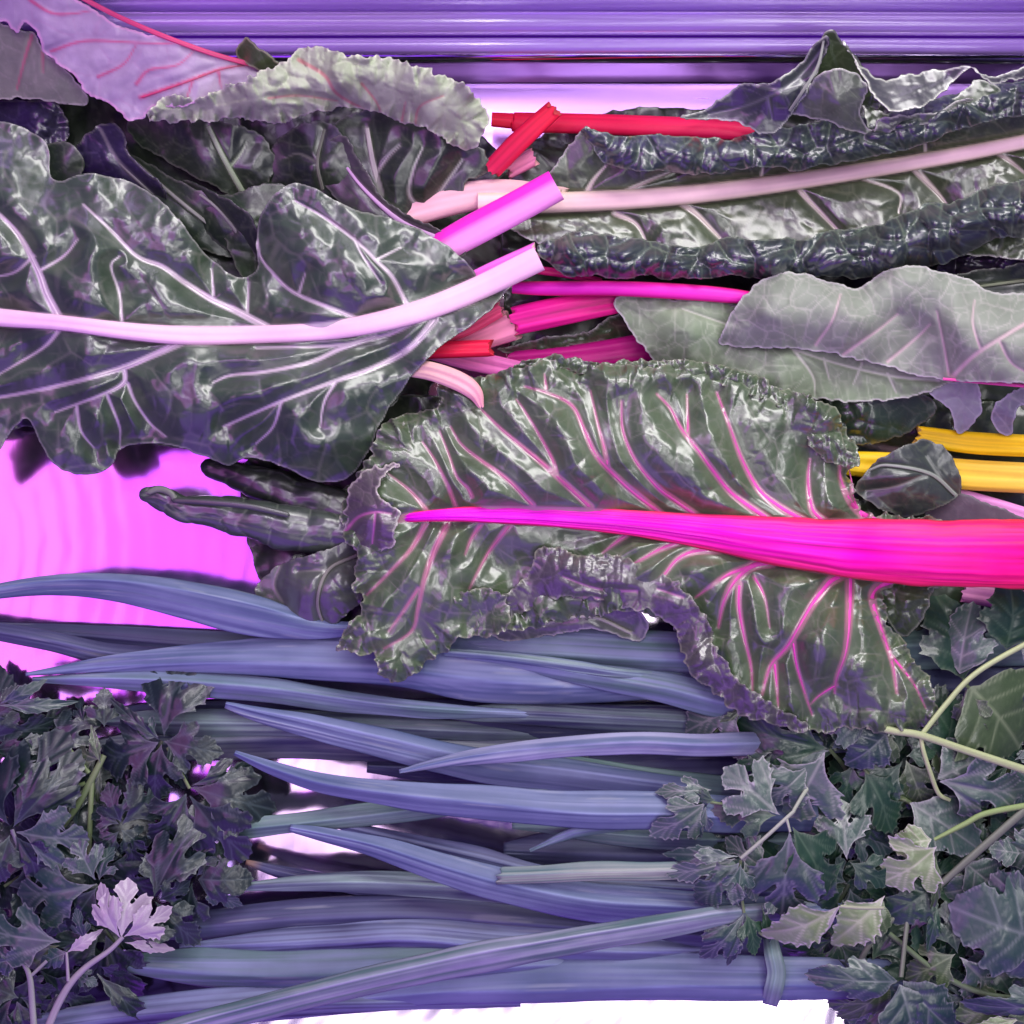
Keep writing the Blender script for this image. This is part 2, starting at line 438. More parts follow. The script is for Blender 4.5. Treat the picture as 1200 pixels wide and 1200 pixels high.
yb = world(np.array([[600, 96, 0]]))[0, 1]
def floor_mesh():
    xs = np.linspace(-.62, .62, 60); ys = np.linspace(-.5, yb, 60)
    X, Y = np.meshgrid(xs, ys); Z = -.001 + .0008 * fbm(X / .1, Y / .08, 4, 2)
    V = np.stack([X.ravel(), Y.ravel(), Z.ravel()], 1); F = []
    for j in range(59):
        for i in range(59):
            F.append((j * 60 + i, j * 60 + i + 1, (j + 1) * 60 + i + 1, (j + 1) * 60 + i))
    return sheet('tray_floor', V, F, M['floor'], smooth=True)
floor_mesh()

LV = steel('lilac_tint_steel', (.60, .34, .80), .32, (3., 40., 1.), .10, .1)  # back floor strip tinted lilac, the violet reflection put into the colour
def tint_strip():
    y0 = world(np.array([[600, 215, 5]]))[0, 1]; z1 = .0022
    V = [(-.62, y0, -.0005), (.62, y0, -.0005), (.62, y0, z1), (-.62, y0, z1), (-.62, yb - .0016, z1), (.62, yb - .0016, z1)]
    o = sheet('tray_tint_strip', V, [(0, 1, 2, 3), (3, 2, 5, 4)], LV)
tint_strip()

def profile(name, prof, mat, label=None, cat=None):
    """an extrusion along the back of the tray: prof rows (y, z) in metres"""
    n = len(prof); V = []; F = []
    xs = np.linspace(-.6, .6, 25)
    for x in xs:
        for (y, z) in prof: V.append((x, y + .0003 * noise(np.array([x * 9]), np.array([z * 9]), 3)[0], z))
    for i in range(len(xs) - 1):
        for j in range(n - 1):
            F.append((i * n + j, (i + 1) * n + j, (i + 1) * n + j + 1, i * n + j + 1))
    o = link(name, V, F, None, mat, None, True)
    m = o.modifiers.new('thickness', 'SOLIDIFY'); m.thickness = .0012; m.offset = 1
    return o
# upright mirror wall with a bright foot, then a beaded sloping rim that runs out of the picture
o = profile('tray_wall', [(yb - .0012, .0002), (yb - .0006, .0012), (yb, .0022), (yb + .0006, .012), (yb + .0012, .024), (yb + .0015, .034)], M['wall'])
tag(o, 'upright polished steel back wall of the tray, mirroring the red stems', 'tray wall')
def bead(y0, z0, r, a0=-150, a1=60, n=9):
    return [(y0 + r * math.cos(math.radians(a0 + (a1 - a0) * k / (n - 1))), z0 + r * math.sin(math.radians(a0 + (a1 - a0) * k / (n - 1)))) for k in range(n)]
rims = [('rounded lilac rail along the back of the tray, nearest the leaves', .0030, .0380, .0034),
        ('thicker lilac rail behind the rounded one, at the top of the photo', .0118, .0410, .0050)]
for lab, dy, z0, r in rims:
    pr = [(yb + dy + r * math.cos(a), z0 + r * math.sin(a)) for a in np.linspace(0, 2 * math.pi, 41)]
    o = profile('back_rail', pr, M['rail']); tag(o, lab, 'rail', 'rails behind the tray')
    for md in list(o.modifiers): o.modifiers.remove(md)
o = profile('rear_panel', [(yb + .0162, .034), (yb + .0175, .045), (yb + .019, .06), (yb + .022, .09)], M['wall'])
tag(o, 'dark polished steel panel behind the rails at the top of the photo', 'panel')

# ================================================================== chard
LILAC = (.78, .42, .70)
def taper(pts, w, k=.35):
    n = len(pts)
    return [(x, y, w * (1 - (1 - k) * i / max(1, n - 1))) for i, (x, y) in enumerate(pts)]

def chard(label, outline, ctrl, midrib=None, sides=(), mat='glossy', rib=None, ribc=(.7, .3, .55), at=None, name='chard_leaf', parts=True, vein_tubes=True, cat='chard leaf', group='chard leaves heaped in the tray', veinc=None, veinc2=None, vscale=.8, **kw):
    """a leaf: blade, midrib and its side veins; midrib rows x, y, half width, lift above the blade; sides = (points, half width)"""
    veins = []
    if midrib is not None: veins.append([(x, y, w) for x, y, w, h in midrib])
    for pts, w in sides: veins.append(taper(pts, w, .22))
    veinc = veinc or ribc
    kw.setdefault('cv', veinc)
    b = Blade(outline, ctrl, veins, **kw)
    c = np.mean(np.array(outline), 0)
    t = thing(name, label, cat, (c[0], c[1], 0), group)
    b.build('blade', M[mat], t)
    r = None
    if midrib is not None:
        q = dict(n=22, flat=.55, c1=ribc, seed=kw.get('seed', 1)); q.update(rib or {})
        r = tube('midrib', midrib, M['stem'], t, z=b.base, **q)
    if vein_tubes:
        for i, (pts, w) in enumerate(sides):
            if w < 2: continue
            v = [(x, y, ww * .95, -.2 * ww) for x, y, ww in taper(pts, w * vscale, .22)]
            sm = b.height
            vc = veinc if veinc2 is None else tuple(a + (b2 - a) * min(1, max(0, (pts[0][0] - 520) / 420)) for a, b2 in zip(veinc, veinc2))
            tube('side_vein', v, M['stem'], r if r is not None else t, z=lambda P: smoothz(sm(P)), n=10, flat=.42, c1=vc, c2=tuple(.4 * a + .6 * g for a, g in zip(vc, (.17, .16, .13))), stripe=.25, ridge=.15, seed=i + 3, taper_caps=True, smooth=5)
    t['_b'] = 0
    return t, b

def smoothz(z):
    if len(z) < 5: return z
    k = np.ones(5) / 5
    return np.convolve(np.pad(z, 2, mode='edge'), k, 'valid')

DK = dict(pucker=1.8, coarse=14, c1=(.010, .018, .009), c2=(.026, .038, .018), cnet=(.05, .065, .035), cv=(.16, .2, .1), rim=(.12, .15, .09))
MID = dict(c1=(.024, .046, .018), c2=(.055, .085, .036), cnet=(.15, .18, .10), rim=(.32, .32, .28))
PALE = dict(c1=(.135, .20, .105), c2=(.205, .265, .165), cnet=(.33, .39, .27), rim=(.5, .5, .46))

# ---- dark leaves at the bottom of the heap, with backing leaves added to darken gaps
chard('broad dark backing leaf added under the heap at the upper left', [(-60, 105), (120, 100), (300, 120), (480, 125), (585, 180), (600, 300), (520, 420), (440, 560), (300, 540), (60, 500), (-60, 480)],
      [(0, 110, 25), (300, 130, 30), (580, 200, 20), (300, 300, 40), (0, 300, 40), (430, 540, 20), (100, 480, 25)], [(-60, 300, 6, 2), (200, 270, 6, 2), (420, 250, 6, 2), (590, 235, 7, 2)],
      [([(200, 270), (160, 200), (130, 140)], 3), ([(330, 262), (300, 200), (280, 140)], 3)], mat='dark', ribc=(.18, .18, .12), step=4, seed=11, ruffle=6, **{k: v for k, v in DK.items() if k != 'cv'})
chard('dark backing leaf added deepest below the cream veined leaf on the right', [(600, 190), (720, 130), (900, 130), (1100, 120), (1260, 140), (1260, 420), (1100, 560), (930, 560), (760, 440), (620, 440), (590, 330)],
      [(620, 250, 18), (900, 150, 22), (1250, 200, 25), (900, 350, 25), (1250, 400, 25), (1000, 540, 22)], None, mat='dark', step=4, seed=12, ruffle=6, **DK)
chard('dark backing leaf added between the two bunches of leaves', [(285, 545), (380, 545), (440, 470), (560, 470), (700, 500), (760, 600), (740, 735), (640, 748), (520, 740), (400, 745), (310, 690)],
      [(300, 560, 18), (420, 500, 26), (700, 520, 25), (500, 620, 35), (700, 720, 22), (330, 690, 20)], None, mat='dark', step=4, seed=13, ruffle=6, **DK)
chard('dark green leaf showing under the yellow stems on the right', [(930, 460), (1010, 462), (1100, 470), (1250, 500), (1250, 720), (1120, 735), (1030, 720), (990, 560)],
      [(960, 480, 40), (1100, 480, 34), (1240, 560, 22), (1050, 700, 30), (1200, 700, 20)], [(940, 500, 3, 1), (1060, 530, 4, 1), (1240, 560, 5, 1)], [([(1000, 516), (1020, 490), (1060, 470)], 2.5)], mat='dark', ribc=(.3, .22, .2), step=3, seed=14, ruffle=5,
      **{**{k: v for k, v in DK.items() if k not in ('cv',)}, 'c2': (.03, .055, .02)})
chard('small green leaf tip peeping out between the crimson cut stems', [(585, 410), (640, 395), (690, 388), (722, 368), (745, 372), (742, 395), (690, 402), (630, 415)],
      [(600, 410, 42), (700, 385, 52), (735, 380, 46), (690, 402, 40)], None, mat='dark', step=2, seed=15, ruffle=3, **MID)

# ---- upper left dark leaves behind the pink ribbed one
G = dict(mat='dark', step=2.2, vein_groove=1.5)
DG = dict(c1=(.010, .020, .011), c2=(.027, .042, .024), cnet=(.07, .095, .055), rim=(.12, .13, .1))
chard('dark green leaf with a pale vein, under the curled pale margin at the left', [(150, 142), (190, 135), (250, 140), (300, 155), (322, 185), (315, 215), (286, 236), (245, 215), (200, 192), (160, 168)],
      [(160, 150, 60), (240, 150, 82), (310, 170, 70), (285, 230, 52), (200, 190, 58), (250, 185, 84)], [(244, 148, 2.5, 2), (262, 185, 3, 2), (287, 230, 3.5, 2)], [([(268, 198), (282, 180), (290, 165)], 2)], ribc=(.33, .42, .26), seed=21, pucker=2, coarse=9, quilt=6, **G, **DG)
chard('smooth domed dark leaf right of the leaf with the pale vein', [(303, 220), (308, 190), (332, 158), (365, 142), (395, 150), (415, 180), (435, 220), (446, 250), (400, 262), (360, 240), (325, 222)],
      [(310, 215, 55), (335, 165, 72), (380, 150, 76), (372, 195, 96), (430, 230, 66), (400, 255, 62), (340, 225, 60)], [(380, 152, 1.6, 1), (372, 190, 1.8, 1), (378, 222, 2, 1)], [([(372, 190), (350, 180), (335, 185)], 1.5)], ribc=(.16, .17, .13), seed=22, pucker=1.5, coarse=6, quilt=3, **G, **DG)
chard('dark leaf with three pale veins ending at the crimson stem', [(385, 152), (430, 128), (480, 138), (530, 158), (568, 178), (572, 202), (548, 212), (540, 230), (502, 254), (478, 252), (440, 228), (408, 190)],
      [(395, 155, 72), (440, 135, 80), (560, 185, 84), (570, 200, 78), (500, 250, 66), (490, 195, 100), (430, 210, 80), (540, 215, 80)], [(430, 150, 2.5, 2), (437, 190, 3, 2), (447, 228, 3, 2)],
      [([(498, 250), (480, 228), (484, 200), (496, 172)], 2.6), ([(498, 250), (520, 218), (542, 186)], 2.6), ([(440, 205), (455, 185), (470, 170)], 1.6)], ribc=(.38, .36, .33), seed=23, pucker=2, coarse=9, quilt=7, **G, **DG)
t, b = chard('thin purple tinged leaf on a two tone pink stem crossing the red ones', [(385, 165), (405, 160), (425, 195), (455, 238), (500, 262), (535, 282), (545, 300), (500, 300), (460, 285), (425, 262), (395, 235), (375, 200)],
      [(395, 170, 84), (430, 220, 92), (500, 275, 96), (540, 295, 100), (440, 270, 76), (385, 220, 78)], [(395, 180, 1.6, 1), (425, 220, 2, 1), (470, 260, 3, 2), (520, 284, 5, 4)], ribc=(.5, .3, .5), seed=24, pucker=2, quilt=3, **G, **{**DG, 'c1': (.03, .03, .03), 'c2': (.06, .055, .06)})
tube('stem', [(480, 312, 16, 92), (545, 275, 19, 104), (605, 243, 19, 116), (652, 217, 19, 124)], M['stem'], t, n=30, flat=.5, c1=(.86, .34, .74), c2=(.85, .30, .66), swap=((.80, .035, .50), 1, .25), cap=(.75, .5, .5), stripe=.28, seed=3, groove=.25)
for lab, ol, ct, sd, kk in [
    ('dark violet sheened leaf curl at the far upper left', [(88, 190), (94, 165), (120, 145), (142, 150), (152, 182), (187, 215), (195, 240), (160, 228), (130, 214), (100, 208)],
     [(95, 185, 72), (125, 150, 78), (125, 185, 98), (170, 215, 92), (190, 238, 66), (130, 212, 64)], 25, dict(pucker=11, cell=24, c1=(.016, .014, .034), c2=(.034, .03, .062), cnet=(.07, .06, .11))),
    ('small round dark leaf lobe against the left edge of the heap', [(48, 178), (70, 164), (94, 178), (99, 196), (86, 212), (58, 212)], [(60, 175, 84), (75, 185, 100), (95, 195, 84), (60, 210, 82)], 26, dict(pucker=3)),
    ('long dark leaf slanting down to the notch in the pink ribbed leaf', [(148, 180), (175, 192), (212, 214), (262, 236), (290, 275), (292, 298), (262, 300), (222, 285), (188, 245), (160, 210)],
     [(155, 185, 66), (210, 220, 84), (265, 245, 80), (285, 290, 60), (220, 280, 64), (215, 250, 92)], 27, dict(pucker=3)),
    ('narrow folded dark leaf right above the notch', [(205, 232), (216, 212), (242, 222), (290, 248), (305, 282), (300, 310), (275, 300), (240, 272)],
     [(212, 225, 74), (240, 235, 92), (290, 265, 86), (298, 300, 62), (240, 270, 70)], 28, dict(pucker=2)),
    ('crinkled dark leaf tip in the shade at the far left edge', [(-30, 120), (20, 118), (60, 118), (80, 140), (78, 165), (50, 178), (0, 172), (-30, 160)],
     [(-20, 125, 62), (30, 125, 72), (70, 145, 70), (40, 150, 92), (20, 170, 66)], 29, dict(pucker=12, cell=22, c1=(.014, .012, .03), c2=(.03, .026, .055), cnet=(.06, .05, .1))),
    ('dark green leaf pressed between the domed leaf and the notch', [(225, 225), (270, 228), (310, 215), (345, 225), (330, 260), (310, 320), (285, 325), (262, 280)],
     [(235, 230, 56), (300, 225, 68), (335, 235, 60), (300, 310, 52), (285, 265, 74)], 30, dict(pucker=2, c2=(.03, .06, .02)))]:
    mid = {25: [(118, 152, 1.6, 1), (140, 190, 1.8, 1), (188, 236, 2, 1)], 27: [(154, 186, 1.8, 1), (210, 235, 2, 1), (282, 292, 2, 1)], 28: [(216, 216, 1.6, 1), (255, 245, 1.8, 1), (298, 300, 2, 1)]}.get(sd)
    chard(lab, ol, ct, mid, ribc=(.22, .22, .2), seed=sd, coarse=8, **G, **{**DG, **kk})

# ---- pale leaf at the top left: grey lobe, lilac panel, curled green margin
t, A1 = chard('big lilac pink leaf back with red veins and a curled pale green margin', [(-60, -40), (40, -30), (80, -8), (105, 10), (150, 33), (220, 50), (262, 66), (318, 82), (330, 84), (300, 100), (255, 115), (212, 124), (180, 128), (170, 138), (150, 142), (140, 130), (120, 120), (100, 110), (90, 92), (70, 76), (52, 60), (42, 36), (30, 25), (20, 37), (0, 25), (-60, 18)],
      [(-50, -30, 150), (100, 8, 158), (320, 84, 126), (150, 138, 128), (200, 80, 160), (80, 80, 130), (0, 25, 132), (50, 20, 156)],
      [(40, -34, 3, 2), (140, 20, 3, 2), (240, 60, 3, 2), (328, 84, 3, 2)],
      [([(35, 0), (60, 15), (85, 16), (108, 12)], 1.8), ([(60, 60), (100, 48), (160, 50), (225, 52)], 1.5), ([(115, 90), (145, 75), (160, 52)], 1.5), ([(160, 98), (175, 82), (208, 76), (230, 57)], 1.7), ([(165, 114), (220, 95), (262, 80), (300, 76), (325, 82)], 2.4), ([(226, 93), (219, 115)], 1.5), ([(256, 83), (259, 103)], 1.5)],
      mat='dull', ribc=(.55, .06, .16), seed=31, step=2.2, pucker=1.8, rough=.5, cell=40, quilt=2, ruffle=2, wob=1.8, vein_groove=-1.0,
      c1=(.33, .26, .38), c2=(.44, .38, .46), cnet=(.40, .24, .36), rim=(.66, .38, .54), net=.5, fine=.3, rimw=2.5)
A2 = Blade([(174, 140), (180, 122), (200, 114), (226, 117), (260, 104), (288, 94), (310, 80), (328, 76), (350, 60), (385, 57), (412, 66), (440, 66), (472, 73), (510, 86), (548, 102), (570, 130), (570, 156), (556, 174), (538, 174), (510, 158), (490, 148), (460, 138), (430, 130), (400, 128), (350, 138), (316, 144), (270, 140), (222, 143), (192, 141)],
      [(180, 130, 140), (260, 108, 150), (350, 64, 146), (440, 70, 152), (560, 120, 130), (555, 170, 112), (480, 145, 118), (400, 126, 126), (300, 140, 124), (230, 140, 124), (300, 118, 172), (400, 95, 178), (500, 115, 164)],
      [taper(p, w) for p, w in [([(350, 70), (380, 88), (395, 110), (430, 130), (462, 146), (486, 150)], 2), ([(424, 98), (440, 118), (448, 135)], 1.4), ([(486, 150), (492, 125), (520, 112)], 1.3), ([(470, 146), (475, 120)], 1.2), ([(315, 115), (350, 112), (395, 118)], 1.2)]],
      seed=32, step=1.7, pucker=7, cell=26, cell2=11, quilt=2, rough=1.2, ruffle=9, ruf_w=16, ruf_l=9, wob=3.2, wob_l=7, cv=(.42, .09, .12), c1=(.27, .33, .20), c2=(.38, .43, .31), cnet=(.42, .47, .33), rim=(.55, .57, .44), net=.7, vein_groove=1)
A2.build('curled_margin', M['dull'], t)['label'] = 'pale green crinkled margin with red veins'
A0 = Blade([(-60, 20), (0, 28), (24, 36), (40, 40), (56, 64), (82, 86), (102, 112), (100, 124), (78, 122), (40, 116), (0, 116), (-60, 116)], [(-50, 30, 118), (30, 40, 124), (95, 118, 96), (0, 112, 92), (40, 85, 112)],
      [taper([(38, 40), (30, 65), (20, 104)], 2), taper([(50, 60), (50, 85)], 1.3)], seed=33, step=2.2, pucker=1.5, quilt=2, cv=(.4, .05, .12), c1=(.13, .15, .11), c2=(.20, .22, .17), cnet=(.24, .24, .2), rim=(.42, .42, .36))
A0.build('lower_lobe', M['dull'], t)['label'] = 'grey green lower lobe with a red vein'
A3 = Blade([(276, 66), (286, 46), (292, 47), (304, 56), (326, 72), (332, 82), (312, 86)], [(280, 64, 140), (288, 48, 156), (320, 80, 146), (300, 70, 160)], [], seed=34, step=1.6, pucker=1, quilt=0, c1=(.04, .07, .02), c2=(.08, .11, .04), rim=(.4, .42, .25))
A3.build('folded_tip', M['dark'], t)['label'] = 'small dark green folded tip'

# ---- stems in the middle of the heap
def cut_stem(label, path, group='cut chard stems in the middle of the heap', **kw):
    p = np.array(path); c = p.mean(0)
    t = thing('stem_cutting', label, 'cut stem', (c[0], c[1], 0), group)
    q = dict(n=44, flat=.55, stripe=.55, seed=len(label), groove=.3, ridge=1.3, ragged=.4); q.update(kw)
    tube('stalk', path, M['stem'], t, **q)
    return t
PK = (.88, .02, .30)
cut_stem('short crimson stem lying steeply across the long red one', [(575, 200, 12, 84), (612, 162, 12.5, 98), (649, 128, 11, 110)], c1=(.62, .012, .07), c2=(.70, .012, .04), cap=(.55, .06, .06), n=26)
cut_stem('tiny pink stub of a stem beside the crossing crimson stem', [(596, 200, 10, 66), (625, 184, 11, 70)], c1=(.8, .25, .4), cap=(.75, .35, .35))
cut_stem('broad cream and pink stem end under the two tone pink stem', [(430, 262, 20, 66), (520, 236, 19, 72), (590, 226, 16, 78), (660, 232, 13, 84)], c1=(.80, .42, .50), c2=(.84, .55, .5), cap=(.8, .6, .5), n=30)
cut_stem('pale pink stem strip lying along the big pink midrib end', [(520, 345, 9, 96), (575, 318, 10, 106), (628, 294, 10, 112)], c1=(.80, .14, .62), c2=(.82, .16, .6), cap=(.8, .5, .5))
cut_stem('small pinkish red stem end below the big pink midrib', [(500, 400, 10, 76), (545, 384, 10, 80), (587, 362, 9, 84)], c1=(.82, .08, .20), cap=(.7, .3, .3))
cut_stem('wide frayed light pink stem end beside the bright red one', [(500, 408, 14, 60), (550, 398, 16, 64), (598, 380, 20, 68)], c1=(.85, .28, .42), cap=(.8, .4, .4), stripe=.5)
cut_stem('short bright red cut stem in the middle of the heap', [(470, 413, 9, 90), (520, 410, 10, 92), (575, 408, 10, 92)], c1=(.80, .012, .06), cap=(.6, .03, .05), flat=.7, groove=.3)
cut_stem('slanting pink stem under the bright red cut stem', [(490, 408, 9, 58), (550, 422, 12, 60), (625, 438, 11, 58)], c1=(.84, .18, .50), cap=(.8, .3, .4))
cut_stem('cream coloured stem with a hooked pointed end', [(470, 430, 10, 100), (505, 435, 11, 124), (538, 447, 11.5, 134), (556, 460, 9.5, 134), (564, 477, 3.5, 130)], c1=(.78, .55, .44), c2=(.85, .38, .42), cap=(.8, .45, .42), stripe=.2)
cut_stem('hot pink ridged stem cut off square at both ends', [(603, 376, 17, 74), (660, 364, 17, 80), (724, 353, 14, 78)], c1=(.85, .012, .30), c2=(.88, .02, .26), cap=(.8, .1, .25), stripe=.75, n=40, ridge=1.6)
cut_stem('thick deep crimson stem running under the frilly centre leaf', [(600, 424, 13, 40), (680, 418, 15, 46), (770, 405, 17, 50)], c1=(.55, .01, .22), c2=(.6, .01, .22), cap=(.5, .02, .16))
cut_stem('thin magenta stem squeezed above the long magenta one', [(628, 316, 5, 70), (670, 322, 5, 72), (705, 330, 4, 70)], c1=(.75, .01, .2))
cut_stem('upper yellow stem on the right', [(1076, 510, 11, 66), (1140, 519, 13, 70), (1240, 524, 13, 70)], group='yellow chard stems', c1=(.95, .62, .006), c2=(.95, .60, .008), cap=(.7, .5, .1), stripe=.5, ridge=1.2)
cut_stem('lower, broader yellow stem passing under a small dark leaf', [(985, 542, 14, 62), (1060, 548, 17, 66), (1130, 556, 18, 66), (1240, 562, 18, 66)], group='yellow chard stems', c1=(.92, .60, .006), c2=(.95, .64, .09), cap=(.7, .5, .1), stripe=.45, ridge=1.2)
cut_stem('pink stem above the thick magenta midrib at the right edge', [(1120, 580, 9, 56), (1170, 596, 11, 58), (1240, 618, 11, 58)], group='pink stems at the right edge', c1=(.82, .34, .66))
cut_stem('faded pink stem below the thick magenta midrib at the right edge', [(1130, 694, 12, 30), (1180, 702, 13, 32), (1240, 712, 13, 32)], group='pink stems at the right edge', c1=(.75, .30, .52), cside=(.3, .1, .2))

# ---- cream veined leaf on the right, its margins rolled in
CV = (.74, .62, .56)
t, C = chard('long dark leaf with a cream midrib and tightly rolled crinkled margins', [(590, 232), (640, 205), (668, 168), (692, 152), (740, 165), (860, 180), (1000, 165), (1120, 125), (1250, 105), (1250, 290), (1150, 300), (1020, 300), (900, 305), (780, 302), (680, 300), (640, 290), (590, 262)],
      [(600, 235, 82), (690, 160, 100), (860, 185, 90), (1100, 140, 98), (1250, 110, 100), (660, 235, 80), (900, 215, 76), (1100, 185, 80), (1250, 160, 84), (700, 290, 86), (900, 300, 84), (1100, 280, 84), (1250, 270, 84), (1100, 240, 66), (900, 258, 66)],
      [(560, 238, 12, 2), (656, 237, 12, 4), (760, 232, 11.5, 4), (860, 222, 11, 4), (960, 208, 10, 4), (1060, 192, 9.5, 4), (1140, 178, 9, 4), (1250, 156, 8, 4)],
      [([(932, 215), (945, 232), (970, 258), (997, 287)], 4), ([(1070, 196), (1085, 212), (1100, 228), (1112, 244)], 4.5), ([(795, 236), (815, 250), (835, 270), (854, 290)], 4), ([(1165, 176), (1185, 190), (1205, 206)], 3.5), ([(686, 228), (696, 210), (710, 194)], 3), ([(730, 226), (760, 212), (790, 200)], 3), ([(1085, 184), (1083, 160)], 2.6), ([(890, 215), (895, 190)], 2), ([(1000, 206), (1052, 225), (1053, 250)], 1.8), ([(720, 250), (745, 262), (758, 285)], 3)],
      mat='glossy', rib=dict(c2=(.80, .56, .60), cside=(.70, .60, .42), stripe=.22, cap=(.8, .65, .5), flat=.6), ribc=(.84, .60, .56), veinc=(.66, .58, .48), seed=41, step=2, pucker=5, cell=42, quilt=7, **{k: v for k, v in {**MID, 'c1': (.024, .046, .016), 'c2': (.06, .085, .036)}.items()})
rc = dict(c1=(.016, .030, .026), c2=(.036, .052, .050), cnet=(.13, .18, .12), rim=(.20, .25, .18), net=1.2)
roll([(684, 152, 14, 110), (720, 175, 19, 118), (780, 181, 20, 120), (850, 181, 19, 118), (930, 172, 24, 118), (1010, 160, 26, 118), (1090, 140, 22, 122), (1170, 122, 20, 126), (1250, 108, 20, 126)], 42, **rc).build('rolled_margin', M['glossy'], t)
roll([(632, 293, 20, 112), (670, 296, 30, 118), (730, 301, 26, 118), (800, 308, 19, 112), (870, 302, 22, 116), (940, 302, 24, 120), (1010, 294, 30, 124), (1080, 276, 33, 126), (1150, 256, 33, 126), (1250, 226, 34, 128)], 43, **rc).build('rolled_margin', M['glossy'], t)
roll([(1100, 318, 22, 60), (1170, 300, 26, 64), (1250, 285, 26, 64)], 44, c1=(.010, .008, .018), c2=(.022, .016, .034), cnet=(.06, .04, .08), rim=(.08, .06, .1)).build('rolled_leaf', M['dark'], None)  # purple black colour carries the shade below the rolled margin
o = bpy.data.objects['rolled_leaf']; tag(o, 'purple black crinkled leaf roll with painted shade, under the cream veined leaf', 'chard leaf')
chard('shaded dark green leaf showing at the right edge above the pale folded leaf', [(1080, 325), (1140, 318), (1250, 305), (1250, 350), (1180, 352), (1120, 340)], [(1090, 325, 66), (1240, 310, 72), (1240, 345, 66), (1150, 335, 76)], [(1250, 322, 2, 1), (1190, 330, 1.8, 1), (1130, 338, 1.5, 1)], mat='dark', step=2.5, ribc=(.2, .24, .14), seed=45, **{k: v for k, v in DG.items()})

# ---- dark folded leaf at the top right with its red stem
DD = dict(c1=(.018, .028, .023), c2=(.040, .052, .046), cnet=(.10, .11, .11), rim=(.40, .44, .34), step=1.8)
t, D1 = chard('dark folded leaf with wavy pale edged rims on a long red stem', [(798, 138), (830, 126), (866, 100), (902, 96), (934, 78), (950, 58), (966, 42), (972, 48), (960, 80), (946, 108), (932, 128), (920, 147), (896, 158), (876, 148), (858, 142), (826, 140)],
      [(800, 138, 112), (866, 104, 136), (934, 82, 160), (966, 44, 186), (930, 130, 140), (896, 155, 130), (870, 125, 128), (915, 110, 166)], None, [([(966, 55), (930, 95), (880, 122), (830, 134)], 1.5), ([(915, 105), (890, 100)], 1.2), ([(900, 114), (905, 140)], 1.2)], mat='glossy', seed=51, pucker=5, quilt=3, cell=28, ribc=(.14, .16, .14), vein_tubes=False, **DD)
for nm, ol, ct, sd, kk in [
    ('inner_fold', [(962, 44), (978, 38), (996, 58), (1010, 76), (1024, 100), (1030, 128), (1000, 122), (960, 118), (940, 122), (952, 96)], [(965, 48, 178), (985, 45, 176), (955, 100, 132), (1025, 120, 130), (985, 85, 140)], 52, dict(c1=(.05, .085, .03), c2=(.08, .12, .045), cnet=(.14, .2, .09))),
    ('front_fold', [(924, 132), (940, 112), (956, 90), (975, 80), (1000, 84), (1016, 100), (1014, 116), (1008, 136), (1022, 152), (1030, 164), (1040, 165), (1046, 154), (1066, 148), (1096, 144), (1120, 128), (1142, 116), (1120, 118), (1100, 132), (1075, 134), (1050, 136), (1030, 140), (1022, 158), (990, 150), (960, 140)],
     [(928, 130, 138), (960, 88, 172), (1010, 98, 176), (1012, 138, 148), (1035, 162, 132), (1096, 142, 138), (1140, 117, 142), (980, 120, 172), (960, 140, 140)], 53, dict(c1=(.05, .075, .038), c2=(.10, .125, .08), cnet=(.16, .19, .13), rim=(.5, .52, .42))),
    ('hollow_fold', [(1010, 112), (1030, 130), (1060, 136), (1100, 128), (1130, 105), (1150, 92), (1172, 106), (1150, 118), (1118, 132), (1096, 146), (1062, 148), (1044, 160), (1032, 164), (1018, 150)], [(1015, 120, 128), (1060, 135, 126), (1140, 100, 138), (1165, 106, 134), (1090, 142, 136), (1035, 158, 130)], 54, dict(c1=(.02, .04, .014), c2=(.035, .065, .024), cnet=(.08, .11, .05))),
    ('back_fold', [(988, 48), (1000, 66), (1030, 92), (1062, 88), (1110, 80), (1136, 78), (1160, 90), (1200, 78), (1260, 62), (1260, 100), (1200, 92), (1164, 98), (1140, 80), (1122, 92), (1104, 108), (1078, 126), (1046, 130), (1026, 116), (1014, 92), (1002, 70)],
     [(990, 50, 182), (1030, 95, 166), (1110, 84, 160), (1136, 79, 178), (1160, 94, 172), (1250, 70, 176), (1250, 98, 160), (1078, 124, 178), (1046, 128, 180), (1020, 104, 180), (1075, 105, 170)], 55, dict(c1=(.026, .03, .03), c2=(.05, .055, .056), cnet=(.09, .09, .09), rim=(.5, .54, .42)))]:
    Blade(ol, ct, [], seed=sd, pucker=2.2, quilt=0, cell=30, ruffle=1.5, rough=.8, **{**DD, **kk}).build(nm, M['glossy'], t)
tube('rib', [(925, 130, 1.5, 150), (940, 108, 1.8, 168), (958, 78, 1.8, 178), (966, 44, 1.5, 188)], M['stem'], t, n=8, c1=(.3, .34, .26))
tube('stem', [(576, 140, 8.5, 48), (602, 142, 9.5, 50), (604, 143, 11.5, 50), (680, 145, 12, 62), (760, 148, 12.5, 80), (850, 152, 12, 96), (905, 158, 9, 100)], M['stem'], t, n=30, flat=.65, c1=(.74, .012, .045), c2=(.82, .012, .10), cap=(.7, .06, .12), stripe=.45)

